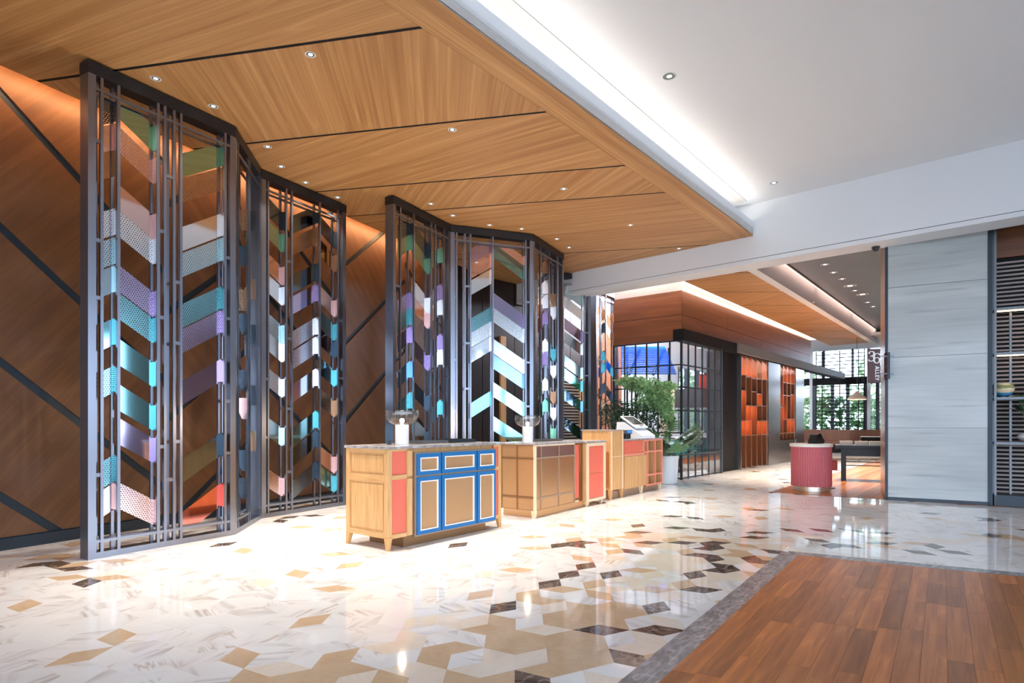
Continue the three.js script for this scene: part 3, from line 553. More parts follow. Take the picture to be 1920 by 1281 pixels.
{
  const W = 0.55, d = run('reception_desk', 'oak cashier desk with tall end cabinet and coral open grid shelf', 'desk', D3A, D3B, 'reception desks');
  // tall cabinet
  mesh('tall_cabinet', rbx(0, 0.46, 0.16, 1.165, -W, 0, 0.004), M.oak, d); mesh('cabinet_top', rbx(-0.02, 0.48, 1.166, 1.182, -W - 0.02, 0.02, 0.004), M.counter, d);
  for (const [x, tx] of [[0, 1], [0.4, -1]]) for (const [z, tz] of [[0, -1], [-W + 0.06, 1]]) mesh('leg', taper(x, x + 0.06, 0, 0.16, z - 0.06, z, tx, tz), M.oak, d);
  for (const [a, b] of [[0, 0.04], [0.42, 0.46]]) mesh('stile', bx(a, b, 0.16, 1.16, 0, 0.008), M.oakPale, d);
  mesh('rail', bx(0.04, 0.42, 0.72, 0.73, 0, 0.003, true), M.oakPale, d);
  for (const [z0, z1] of [[-0.52, -0.31], [-0.28, -0.03]]) { mesh('end_panel', bx(-0.006, 0, 0.83, 1.11, z0, z1), M.oak, d); mesh('end_panel', bx(-0.006, 0, 0.2, 0.8, z0, z1), M.brass, d); }
  mesh('plinth', bx(0.1, 2.1, 0, 0.13, -W + 0.06, -0.07), M.taupe, d);
  // counter body
  mesh('carcass', bx(0.5, 1.335, 0.13, 0.985, -W, -0.02), M.oak, d);
  for (const [a, b] of [[0.51, 0.8], [0.808, 1.285]]) mesh('coral_door', rbx(a, b, 0.755, 0.98, -0.02, -0.005, 0.002), M.coral, d);
  mesh('rail', bx(0.5, 1.335, 0.71, 0.752, -0.02, 0.004, true), M.coralPale, d);
  mesh('drawer_front', rbx(0.51, 1.43, 0.14, 0.705, -0.02, 0.006, 0.003), M.oak, d);
  // open coral grid shelf
  mesh('shelf_back', bx(1.335, 2.22, 0.11, 0.985, -W, -W + 0.02), M.oak, d);
  const xs = [1.335, 1.5, 1.86, 2.19], ys = [0.11, 0.3, 0.74, 0.955];
  for (const x of xs) { mesh('shelf_upright', bx(x, x + 0.034, x < 1.4 ? 0.71 : 0.11, 0.985, -0.035, 0), M.coralPale, d); mesh('shelf_side', bx(x + 0.006, x + 0.026, x < 1.4 ? 0.71 : 0.11, 0.985, -W + 0.02, -0.035), M.oak, d); }
  mesh('shelf_upright', bx(1.43, 1.464, 0.11, 0.75, -0.035, 0), M.coralPale, d);
  for (const y of ys) { mesh('shelf_rail', bx(y < 0.7 ? 1.43 : 1.335, 2.22, y, y + 0.032, -0.033, -0.002), M.coralPale, d); mesh('shelf_board', bx(y < 0.7 ? 1.43 : 1.335, 2.22, y + 0.006, y + 0.026, -W + 0.02, -0.035), M.oak, d); }
  for (const x of [1.25, 2.12]) mesh('leg', taper(x, x + 0.07, 0, 0.14, -0.08, -0.01, 1, -1), M.oakPale, d);
  mesh('counter_top', rbx(0.485, 2.25, 0.986, 1.012, -W - 0.02, 0.02, 0.004), M.counter, d);
}

// ---------------------------------------------------------------- on the desks
const onDesk = (A, B, u, v) => { const l = Math.hypot(B[0] - A[0], B[1] - A[1]), d = [(B[0] - A[0]) / l, (B[1] - A[1]) / l]; return [A[0] + d[0] * u - d[1] * v, A[1] + d[1] * u + d[0] * v]; };
function bowlLamp(label, p, y, s) {
  const t = thing('table_lamp', label, 'lamp', [p[0], y, -p[1]], 0, 'glass bowl lamps on the desks');
  mesh('stem', cyl(0.074 * s, 0.074 * s, 0, 0.215 * s, 0, 0, 40), M.marbleWhite, t);
  const pr = [[0.02, 0.205], [0.09, 0.212], [0.15, 0.24], [0.178, 0.29], [0.183, 0.34], [0.176, 0.375], [0.173, 0.374], [0.18, 0.34], [0.175, 0.292], [0.148, 0.243], [0.088, 0.215], [0.02, 0.208]].map(([r, q]) => new THREE.Vector2(r * s, q * s + 0.004));
  mesh('glass_bowl', new THREE.LatheGeometry(pr, 48), M.bowl, t);
  const b = mesh('bulb', new THREE.SphereGeometry(0.026 * s, 16, 12).translate(0, 0.262 * s, 0), M.bulb, t); mesh('bulb_holder', cyl(0.02 * s, 0.02 * s, 0.215 * s, 0.24 * s, 0, 0, 16), M.rim, b);
  const L = new THREE.PointLight(0xffe2bd, 2.5); L.position.set(0, 0.262 * s, 0); L.shadow.radius = 1; L.castShadow = true; t.add(L);
  return t;
}
bowlLamp('clear glass bowl lamp on white marble stem on the blue framed desk', onDesk(D1A, D1B, 0.46, 0.3), 1.061, 1);
bowlLamp('clear glass bowl lamp on white marble stem on the bronze desk', onDesk(D2A, D2B, 0.28, 0.3), 1.026, 1);
function tray(label, p, y, turn, w, dd, h, m) { const t = thing('desk_tray', label, 'tray', [p[0], y, -p[1]], turn, 'dark trays on the desks'); mesh('base', rbx(-w / 2, w / 2, 0, h * 0.4, -dd / 2, dd / 2, 0.002), m, t); for (const [a, b, c, e] of [[-w / 2, w / 2, -dd / 2, -dd / 2 + 0.012], [-w / 2, w / 2, dd / 2 - 0.012, dd / 2], [-w / 2, -w / 2 + 0.012, -dd / 2 + 0.012, dd / 2 - 0.012], [w / 2 - 0.012, w / 2, -dd / 2 + 0.012, dd / 2 - 0.012]]) mesh('rim', bx(a, b, h * 0.4, h, c, e), m, t); return t; }
const T1 = Math.atan2(D1B[1] - D1A[1], D1B[0] - D1A[0]), T2 = Math.atan2(D2B[1] - D2A[1], D2B[0] - D2A[0]);
tray('dark low tray beside the lamp stem on the blue framed desk', onDesk(D1A, D1B, 0.95, 0.42), 1.061, T1, 0.42, 0.3, 0.03, M.steelDark);
tray('black document tray at the far end of the blue framed desk top', onDesk(D1A, D1B, 1.42, 0.4), 1.061, T1, 0.4, 0.3, 0.04, M.slate);
tray('dark low tray behind the lamp on the bronze desk', onDesk(D2A, D2B, 0.85, 0.36), 1.026, T2, 0.6, 0.26, 0.03, M.steelDark);
{ // small phone cable holder by the lamp
  const p = onDesk(D1A, D1B, 0.38, 0.42), t = thing('cable_clip', 'small black cable clip beside the lamp stem on the desk', 'cable clip', [p[0], 1.061, -p[1]], T1);
  mesh('clip', new THREE.TorusGeometry(0.018, 0.006, 8, 20).translate(0, 0.024, 0), M.plasticBlack, t); mesh('foot', rbx(-0.025, 0.025, 0, 0.006, -0.02, 0.02, 0.002), M.plasticBlack, t);
}
{ // till on the cashier desk
  const p = onDesk(D3A, D3B, 1.5, 0.27), T3 = Math.atan2(D3B[1] - D3A[1], D3B[0] - D3A[0]), t = thing('cash_register', 'white cash register with tilted dark touch screen on cashier desk', 'cash register', [p[0], 1.013, -p[1]], T3 - 1.8);
  const prof = [[-0.3, 0], [0.33, 0], [0.33, 0.05], [0.3, 0.075], [-0.06, 0.3], [-0.25, 0.33], [-0.28, 0.3]];
  const hull = [[-0.28, 0.0], [0.33, 0.0], [0.33, 0.05], [-0.1, 0.3], [-0.26, 0.3]];
  mesh('body', slab(hull, -0.2, 0.2), M.plasticWhite, t);
  const an = Math.atan2(-0.25, 0.43);
  const scr = mesh('screen_housing', rbx(-0.2, 0.22, 0, 0.03, -0.19, 0.19, 0.006).rotateZ(an).translate(-0.02, 0.292, 0), M.plasticWhite, t);
  mesh('screen', bx(-0.17, 0.13, 0.0305, 0.033, -0.155, 0.155).rotateZ(an).translate(-0.02, 0.292, 0), M.screenOff, scr);
  mesh('key_block', [rbx(0.16, 0.18, 0.03, 0.04, -0.05, -0.01, 0.001).rotateZ(an).translate(0, 0.292, 0), rbx(0.16, 0.18, 0.03, 0.04, 0.01, 0.05, 0.001).rotateZ(an).translate(0, 0.292, 0)], M.plasticBlack, t);
  const c = onDesk(D3A, D3B, 0.86, 0.14), k = thing('card_terminal', 'small black card terminal with blue display beside the cash register', 'card terminal', [c[0], 1.013, -c[1]], T3 - 0.3);
  mesh('stand', rbx(-0.05, 0.07, 0, 0.09, -0.06, 0.06, 0.01), M.plasticBlack, k); const hd = mesh('head', rbx(-0.1, 0.1, 0.09, 0.16, -0.07, 0.07, 0.01), M.steelDark, k);
  mesh('display', bx(-0.04, 0.08, 0.105, 0.148, 0.07, 0.073), mat({ color: lin(0.02, 0.1, 0.3), emissive: lin(0.05, 0.35, 1), emissiveIntensity: 0.9 }), hd);
  const j = onDesk(D3A, D3B, 1.95, 0.3);
  // things in the open grid
  const s1 = onDesk(D3A, D3B, 1.68, 0.22), cup = thing('grey_jar', 'dull grey jar in the lower cell of the coral grid shelf', 'jar', [s1[0], 0.142, -s1[1]], 0); mesh('body', cyl(0.05, 0.06, 0, 0.12), M.steel, cup); mesh('lid', cyl(0.05, 0.05, 0.12, 0.135), M.steelDark, cup);
  const s2 = onDesk(D3A, D3B, 2.03, 0.2), bk = thing('wire_basket', 'white wire basket in the end cell of the coral grid shelf', 'basket', [s2[0], 0.142, -s2[1]], T3); for (let i = 0; i < 5; i++) mesh('wire', bx(-0.09, 0.09, i * 0.03, i * 0.03 + 0.008, -0.08, 0.08), M.cream, bk);
  const s3 = onDesk(D3A, D3B, 1.68, 0.2), bl = thing('small_bowl', 'small cream bowl in the middle cell of the coral grid shelf', 'bowl', [s3[0], 0.332, -s3[1]], 0); mesh('body', new THREE.LatheGeometry([[0.02, 0], [0.05, 0.01], [0.08, 0.05], [0.076, 0.05], [0.046, 0.015], [0.0, 0.012]].map((q) => new THREE.Vector2(...q)), 24), M.cream, bl); mesh('filling', cyl(0.05, 0.07, 0.015, 0.04, 0, 0, 16), M.coralPale, bl);
}

// ================================================================ RESTAURANT SIDE
const K = fl(1278, 900);                                          // glazed corner
const G = (a, b) => [K[0] + dirA[0] * a + dirB[0] * b, K[1] + dirA[1] * a + dirB[1] * b];
const VA = [3.87 * 0 + 0.641, 0.7676];                            // along the right wing
const R = (a) => [K[0] + VA[0] * a, K[1] + VA[1] * a];
const WING = hit(K, R(1), 1353).u;                                // end of the glazing
{ // timber fascia above the glass, in two boards on either side of the corner
  const LW = 1.75, A = [K[0] + dirB[0] * LW, K[1] + dirB[1] * LW];
  const l = runStruct('wall_fascia_side', A, K), r = runStruct('wall_fascia_front', K, R(11.2));
  for (const [y0, y1, o] of [[3.2, 3.765, 0.3], [3.775, 4.32, 1.1]]) { mesh('fascia_board', bx(0, LW, y0, y1, -0.2, 0, true, o), M.box, l); }
  for (const [y0, y1, o] of [[3.44, 3.765, 0.6], [3.775, 4.32, 1.6]]) for (let i = 0; i < 4; i++) mesh('fascia_board', bx(i * 2.8 + 0.003, i * 2.8 + 2.797, y0, y1, -0.2, 0, true, o + i), M.box, r);
  mesh('upper_band', bx(0, LW, 4.32, 5.0, -0.2, -0.04), M.plaster, l); mesh('upper_band', bx(0, 11.2, 4.32, 5.0, -0.2, -0.04), M.plaster, r);
  // lintel: black over the glass, brushed steel beyond, running on past the wall as a canopy
  const li = runStruct('trim_5', K, R(14));
  mesh('lintel_black', bx(-0.02, WING + 0.95, 3.18, 3.44, -0.2, 0.06), M.black, li); mesh('lintel_steel', bx(WING + 0.95, 16.4, 3.2, 3.45, -0.14, 0.1), M.lintel, li); mesh('lintel_underside', bx(WING + 0.95, 16.4, 3.17, 3.2, -0.14, 0.04), M.black, li);
}
function glazing(name, label, A, L, cols, end) {
  const t = run(name, label, 'glazing', A, end, 'gridded glass walls'), ys = [0.03, 0.56, 1.07, 1.585, 2.12, 2.63, 3.18];
  for (let i = 0; i <= cols; i++) mesh('bar', bx(i * L / cols - 0.015, i * L / cols + 0.015, 0, 3.19, -0.03, 0.0), M.slate, t);
  for (const y of ys) mesh('bar', bx(0, L, y - 0.015, y + 0.015, -0.029, -0.001), M.slate, t);
  for (let i = 0; i < cols; i++) for (let j = 0; j < 6; j++) mesh('pane', bx(i * L / cols + 0.018, (i + 1) * L / cols - 0.018, ys[j] + 0.018, ys[j + 1] - 0.018, -0.017, -0.014), M.glass, t);
  return t;
}
const KL = [K[0] + dirB[0] * 1.75, K[1] + dirB[1] * 1.75];
glazing('glass_wall', 'dark gridded glass wall behind the tree and cashier desk', KL, 1.75, 6, K);
glazing('glass_wall', 'dark gridded glass wall running from the corner to the black portal', K, WING, 6, R(1));
{ // black portal panel, lit shelf walls and brushed steel piers along the wing
  const H = (x) => hit(K, R(1), x).u, g = runStruct('wall_wing', K, R(11)), u = [WING, H(1389), H(1438.5), H(1462), H(1491), H(1506.5)];
  mesh('portal_panel', bx(u[0] + 0.02, u[1] - 0.03, 0, 3.18, -0.4, -0.1), M.black, g); mesh('portal_edge', bx(u[1] - 0.03, u[1], 0, 3.18, -0.42, 0.02), M.steel, g); mesh('portal_edge', bx(u[0], u[0] + 0.02, 0, 3.18, -0.4, 0.02), M.steelDark, g);
  mesh('pier', bx(u[2] + 0.06, u[3], 0, 3.18, -0.55, 0.02), M.steel, g); mesh('pier', bx(u[4], u[5], 0, 3.18, -0.55, 0.02), M.steel, g); mesh('pier_base', bx(u[3], u[4], 0, 0.74, -0.55, 0.01), M.steel, g);
  mesh('wall_core', bx(u[1], u[5], 0, 3.18, -0.75, -0.56), M.box, g);
  const unit = (label, a, b, n, y0, lit) => {
    const t = run('shelf_wall', label, 'shelves', R(a), R(b), 'lit bronze shelf walls'), L = b - a, w = L / n;
    mesh('back', bx(0, L, y0, 3.16, -0.54, -0.5, false, 0.4), M.box, t);
    for (let i = 0; i <= n; i++) { mesh('divider', bx(Math.min(L - 0.02, i * w), Math.min(L, i * w + 0.02), y0, 3.16, -0.5, -0.03), M.box, t); mesh('divider_edge', bx(Math.min(L - 0.02, i * w), Math.min(L, i * w + 0.02), y0, 3.16, -0.03, -0.02), M.copper, t); }
    const hs = [y0, 0.86, 1.4, 2.05, 2.6, 3.14];
    for (let i = 0; i < n; i++) {
      for (const [c, h, on] of lit) if (c === i) {
        const s = mesh('shelf', bx(i * w + 0.02, (i + 1) * w, h, h + 0.02, -0.5, -0.04), M.copper, t);
        if (on) { const y = on > 0 ? h + 0.021 : h - 0.012; mesh('led_strip', bx(i * w + 0.05, (i + 1) * w - 0.03, y, y + 0.01, -0.47, -0.45), M.ledWarm, s); const q = new THREE.PointLight(0xffa468, 1.7); q.position.set((i + 0.5) * w, y + on * 0.045, -0.42); q.shadow.radius = 1; q.castShadow = true; t.add(q); }
      }
    }
    return t;
  };
  unit('tall lit bronze shelf wall with five bays beside the black portal', u[1] + 0.01, u[2] + 0.05, 5, 0.02, [[0, 2.63, 1], [1, 2.6, 1], [2, 2.58, 1], [4, 2.6, 1], [3, 2.6, 0], [0, 2.2, -1], [2, 2.2, 0], [3, 2.15, 0], [3, 1.8, 1], [4, 1.8, 0], [1, 1.78, -1], [2, 1.78, -1], [0, 1.35, -1], [1, 1.35, -1], [3, 1.35, -1], [4, 1.35, -1], [0, 0.93, 0], [1, 0.93, 0], [2, 0.93, 0], [3, 0.93, 0], [4, 0.93, 0]]);
  unit('shorter lit bronze shelf wall above a steel plinth near the canopy', u[3] + 0.01, u[4] - 0.01, 4, 0.75, [[1, 2.62, 1], [2, 2.62, 1], [3, 2.62, 1], [1, 2.2, 0], [2, 2.2, 0], [3, 2.25, -1], [0, 1.85, 1], [0, 1.8, -1], [1, 1.4, 1], [2, 1.42, -1], [3, 1.42, -1], [0, 0.95, 0], [1, 0.95, 0], [2, 0.95, 0], [3, 0.95, 0]]);
}
// --- lower timber ceiling, its slot of light and the second beam
const S2 = 4.4, SL0 = fl(1277, 525, S2), BM0 = fl(1402, 502, S2), BM1 = add2(BM0, dirA, 15);
{
  const a1 = add2(SL0, dirA, 14.5), poly = [BM0, add2(BM0, dirA, 14.5), a1, SL0], so = struct('ceiling_restaurant', flat(poly, S2 + 0.03, S2 + 0.12), M.black);
  const side = [SL0, add2(SL0, dirB, 2.4), add2(BM0, dirB, 3.6), BM0];
  const cuts = [-5, 12.56, 14.41, 16.03, 17.15, 19.1, 20.5, 22.2, 60];
  for (let i = 0; i + 1 < cuts.length; i++) { const p = clip(clip(poly, 0, 1, -cuts[i] - 0.02), 0, -1, cuts[i + 1] - 0.02); if (p.length > 2) mesh('ceiling_panel', flat(p, S2, S2 + 0.03, [0.3, 1.2][i % 2], i, i * 0.6), M.soffit, so); }
  for (const d of cuts.slice(1, -1)) { const p = clip(clip(poly, 0, 1, -d + 0.022), 0, -1, d + 0.022); if (p.length > 2) mesh('channel', flat(p, S2 + 0.002, S2 + 0.03), M.black, so); }
  mesh('ceiling_panel', flat(side, S2, S2 + 0.03, 0.9, 2, 3), M.soffit, so);
  const lid = struct('ceiling_slot', flat([add2(SL0, dirB, 6), add2(add2(SL0, dirA, 16), dirB, 6), add2(add2(SL0, dirA, 16), dirB, -0.6), add2(SL0, dirB, -0.6), add2(SL0, dirA, -0.6)], 5.0, 5.1), M.plaster);
  const l1 = run('slot_light', 'warm light strip above the timber ceiling edge along the glazed front', 'light strip', SL0, a1), l2 = run('slot_light', 'warm light strip above the ceiling edge along the glazed side', 'light strip', add2(SL0, dirB, 2.3), SL0);
  mesh('led_strip', bx(0.1, 14, S2 + 0.13, S2 + 0.14, -0.08, -0.05), M.ledWarm, l1); mesh('led_strip', bx(0.1, 2.2, S2 + 0.13, S2 + 0.14, -0.08, -0.05), M.ledWarm, l2);
  for (let i = 0; i < 4; i++) { const q = new THREE.RectAreaLight(0xffd6c6, 52, 3.4, 0.05); q.position.set(1.9 + i * 3.5, S2 + 0.16, 0.02); q.rotation.x = 0.35; l1.add(q); }
  const q = new THREE.RectAreaLight(0xffd6c6, 52, 2.2, 0.05); q.position.set(1.15, S2 + 0.16, 0.02); q.rotation.x = 0.35; l2.add(q);
}
{
  const g = runStruct('wall_beam_inner', BM0, BM1); mesh('beam_face', bx(-0.6, 15, S2 - 0.01, 5.0, 0, 0.12), M.plaster, g);
  mesh('beam_lip', bx(-0.6, 15, S2 - 0.05, S2 + 0.0, -0.02, 0.16), M.plaster, g);
  const grey = mat({ color: lin(0.12, 0.14, 0.17), roughness: 0.35 });
  const bl = run('beam_light', 'warm light strip along the top of the inner white beam', 'light strip', BM0, BM1);
  mesh('led_strip', bx(0.3, 14.5, 4.86, 4.87, 0.13, 0.15), M.ledSoft, bl); mesh('holder', bx(0.3, 14.5, 4.87, 4.9, 0.121, 0.15), M.rim, bl);
  for (let i = 0; i < 3; i++) { const q = new THREE.RectAreaLight(0xffd6c4, 8, 4.6, 0.05); q.position.set(2.7 + i * 4.8, 4.84, 0.24); q.rotation.x = -0.9; bl.add(q); }
  struct('ceiling_grey', flat([add2(BM0, dirA, -0.6), add2(BM0, [dirB[0], dirB[1]], -14), add2(add2(BM1, dirB, -14), dirA, 2), add2(BM1, dirA, 2)], 4.92, 5.0), grey);
}
// --- far window wall of the restaurant
const FW = [14.57, 27], fwd = [0.777, -0.63], FWat = (s) => add2(FW, fwd, s);
{
  const A = FWat(-5), B = FWat(14), g = runStruct('wall_far', A, B);
  mesh('wall_side', bx(0, 2.4, 0, 6.1, -0.25, 0), M.plaster, g); mesh('wall_side', bx(8.2, 19, 0, 6.1, -0.25, 0), M.plaster, g); mesh('wall_head', bx(2.4, 8.2, 4.55, 6.1, -0.25, 0), M.plaster, g); mesh('wall_sill', bx(2.4, 8.2, 0, 0.75, -0.25, 0), M.box, g);
  const w = runStruct('window_1', FWat(-2.6), FWat(3.2)), L = 5.8, u = (x) => hit(FWat(-2.6), FWat(3.2), x).u;
  for (const x of [u(1521), u(1629)]) mesh('window_post', bx(x - 0.06, x + 0.06, 0.75, 4.55, -0.1, 0.05), M.plaster, w);
  mesh('transom', bx(0, L, 3.0, 3.32, -0.14, 0.0), M.black, w);
  for (const x of [u(1527), u(1560), u(1589), u(1622), u(1500), u(1645)]) mesh('window_bar', bx(x - 0.07, x + 0.07, 0.75, 3.0, -0.14, -0.04), M.slate, w);
  for (const x of [u(1544), u(1598)]) mesh('window_bar', bx(x - 0.045, x + 0.045, 3.32, 4.55, -0.14, -0.04), M.slate, w);
  for (let i = 0; i < 4; i++) mesh('pane', bx(i * L / 4 + 0.02, (i + 1) * L / 4 - 0.02, 0.78, 2.98, -0.16, -0.155), M.glass, w);
  for (let i = 0; i < 4; i++) mesh('pane', bx(i * L / 4 + 0.02, (i + 1) * L / 4 - 0.02, 3.34, 4.53, -0.16, -0.155), M.glass, w);
  const s = run('slat_screen', 'black horizontal slat screen hanging in front of the far window', 'slat screen', FWat(-2.6), FWat(3.2)), a = u(1532), b = u(1622);
  for (let i = 0; i < 23; i++) mesh('slat', bx(a, b, 0.85 + i * 0.158, 0.885 + i * 0.158, 0.1, 0.14), M.black, s);
  for (const x of [a, u(1543), u(1576), u(1611), b]) mesh('upright', bx(x - 0.018, x + 0.018, 0.75, 4.5, 0.14, 0.17), M.black, s);
  // pale tray ceiling and its cove in front of the window
  const tr = struct('ceiling_tray', flat([FWat(-5), FWat(9), add2(FWat(9), dirA, -4.2), add2(FWat(-5), dirA, -4.2)], 4.55, 4.66), M.plaster);
  const cv = run('tray_light', 'warm light strip of the pale tray ceiling at the far window', 'light strip', add2(FWat(-4.6), dirA, -4.0), add2(FWat(2.6), dirA, -4.0)); mesh('led_strip', bx(0, 5.2, 4.67, 4.68, -0.03, 0), M.ledWarm, cv); const q = new THREE.RectAreaLight(0xffc8a4, 60, 5, 0.06); q.position.set(2.6, 4.7, 0.02); q.rotation.x = Math.PI - 0.6; cv.add(q);
  mesh('support', bx(0, 5.2, 4.66, 4.67, -0.05, 0.02), M.plaster, cv);
}
// shell of the building out of sight, so that daylight comes only through the windows
{
  const kb0 = [wallX(13.6) + 0.2, 14.2], kb1 = FWat(-5), far = FWat(14);
  const e = runStruct('wall_back_kitchen', [2.2, 18.6], kb1), L = Math.hypot(kb1[0] - 2.2, kb1[1] - 18.6);
  const u0 = hit([2.2, 18.6], kb1, 1272).u, u1 = hit([2.2, 18.6], kb1, 1345).u, n = 4;   // one wide window in an otherwise closed wall
  mesh('wall_solid', bx(0, 2.6, 0, 6.1, -0.2, 0), M.box, e); mesh('wall_solid', bx(2.6, u0, 0, 6.1, -0.2, 0), M.kitchenWall, e); mesh('wall_solid', bx(u1, L, 0, 6.1, -0.2, 0), M.kitchenWall, e);
  mesh('wall_sill', bx(u0, u1, 0, 0.9, -0.2, 0), M.kitchenWall, e); mesh('wall_head', bx(u0, u1, 3.6, 6.1, -0.2, 0), M.kitchenWall, e);
  for (let i = 0; i <= n; i++) mesh('window_post', bx(u0 + i * (u1 - u0) / n - 0.07, u0 + i * (u1 - u0) / n + 0.07, 0.9, 3.6, -0.2, 0), M.slate, e);
  for (const y of [1.8, 2.8]) mesh('window_bar', bx(u0, u1, y - 0.03, y + 0.03, -0.16, -0.06), M.slate, e);
  for (let i = 0; i < n; i++) mesh('pane', bx(u0 + i * (u1 - u0) / n + 0.07, u0 + (i + 1) * (u1 - u0) / n - 0.07, 0.9, 3.6, -0.11, -0.105), M.glass, e);
  const e2 = runStruct('wall_back_link', [2.35, 17.35], [2.2, 18.6]); mesh('wall_core', bx(-0.05, 1.3, 0, 6.1, -0.2, 0), M.box, e2);
  const e3_ = runStruct('wall_right', far, [14, 5]); mesh('wall_core', bx(0, Math.hypot(far[0] - 14, far[1] - 5), 0, 6.1, -0.3, 0), M.plaster, e3_);
  // street front behind and to the right of the camera: tall windows
  const front = (name, A, B, n) => { const o = runStruct(name, A, B), l = Math.hypot(B[0] - A[0], B[1] - A[1]); mesh('window_head', bx(0, l, 4.7, 6.1, -0.25, 0), M.plaster, o); for (let i = 0; i <= n; i++) mesh('window_post', bx(i * l / n - 0.1, i * l / n + 0.1, 0, 4.7, -0.25, 0), M.slate, o); mesh('window_bar', bx(0, l, 2.9, 2.98, -0.2, -0.05), M.slate, o); mesh('window_sill', bx(0, l, 0, 0.12, -0.25, 0), M.slate, o); };
  front('window_2', [14, 4.9], [14, -8], 7); front('window_3', [14, -8.2], [wallX(-8.2), -8.2], 13);
}
// --- ground and trees outside the far windows
struct('ground', flat([[-60, -70], [90, -70], [90, 95], [-60, 95]], -0.6, -0.3), mat({ color: lin(0.42, 0.42, 0.4), roughness: 0.9 }));
function leafGeo(w, l, fold = 0.25) {
  const g = new THREE.BufferGeometry(), v = [[0, 0, 0], [w * 0.5, fold * w, l * 0.4], [0, 0, l * 0.45], [-w * 0.5, fold * w, l * 0.4], [0, -l * 0.08, l]];
  g.setAttribute('position', new THREE.Float32BufferAttribute(v.flat(), 3)); g.setIndex([0, 1, 2, 0, 2, 3, 1, 4, 2, 2, 4, 3]); g.computeVertexNormals();
  g.setAttribute('uv', new THREE.Float32BufferAttribute([0.5, 0, 1, 0.4, 0.5, 0.4, 0, 0.4, 0.5, 1], 2)); return g;
}
function foliage(n, place, w, l, m, parent, name = 'foliage') {
  const base = leafGeo(w, l), out = [], q = new THREE.Quaternion(), e = new THREE.Euler(), sc = new THREE.Vector3(), mt = new THREE.Matrix4();
  for (let i = 0; i < n; i++) { const p = place(i); e.set(-0.2 + rnd() * 1.2, rnd() * 6.283, (rnd() - 0.5) * 0.9, 'YXZ'); q.setFromEuler(e); const s = 0.7 + rnd() * 0.6; sc.set(s, s, s); mt.compose(new THREE.Vector3(...p), q, sc); out.push(base.clone().applyMatrix4(mt)); }
  const o = mesh(name, mergeGeometries(out), m, parent); o.userData.kind = 'stuff'; return o;
}
const blob = (rx, ry, rz, cy, hollow = 0.55) => () => { let a, b, c, r; do { a = rnd() * 2 - 1; b = rnd() * 2 - 1; c = rnd() * 2 - 1; r = Math.hypot(a, b, c); } while (r > 1 || r < hollow); return [a * rx, cy + b * ry, c * rz]; };
function tree(label, p, h, r, n, m) {
  const t = thing('garden_tree', label, 'tree', [p[0], -0.3, -p[1]], 0, 'trees outside the far windows');
  mesh('trunk', tube([[0, 0, 0], [0.1, h * 0.3, 0.05], [-0.05, h * 0.6, 0], [0.05, h * 0.85, 0.05]], 0.09, 7), M.bark, t);
  foliage(n, blob(r, h * 0.42, r, h * 0.58, 0.3), 0.22, 0.4, m, t, 'crown'); return t;
}
tree('leafy bright green tree outside the far window beside the canopy', add2(FWat(-3.0), dirA, 5.2), 5.2, 1.7, 500, M.leafPale);
tree('leafy bright green tree outside the far window behind the slat screen', add2(FWat(0.8), dirA, 6.5), 5.6, 1.7, 500, M.leafPale);
tree('dark green bushy tree outside the far window near the pier', add2(FWat(4.6), dirA, 4.0), 3.6, 1.3, 500, M.leaf);
function hedge(label, p, w, h, d, turn, n, m) {
  const t = thing('garden_hedge', label, 'hedge', [p[0], -0.3, -p[1]], turn, 'hedges outside the far windows');
  mesh('trunks', [-0.3, 0, 0.3].map((k) => cyl(0.05, 0.04, 0, h * 0.7, k * w, 0, 7)), M.bark, t);
  foliage(n, () => [(rnd() - 0.5) * w, 0.15 + rnd() * h, (rnd() - 0.5) * d], 0.3, 0.5, m, t, 'leaves'); return t;
}
hedge('dense green hedge outside the far window beyond the slat screen', add2(FWat(0.6), dirA, 9), 9, 3.0, 1.0, Math.atan2(fwd[1], fwd[0]), 1500, M.leaf);
hedge('dense green hedge outside the kitchen window behind the gridded glass', ray(1294, 42), 7, 3.2, 1.0, 0.7, 1100, M.leaf);
tree('tall pale tree outside the kitchen windows behind the gridded glass', ray(1272, 35), 6, 1.6, 800, M.leafPale);
tree('low green tree outside the kitchen windows behind the glazed corner', ray(1310, 38), 4.4, 1.6, 800, M.leaf);

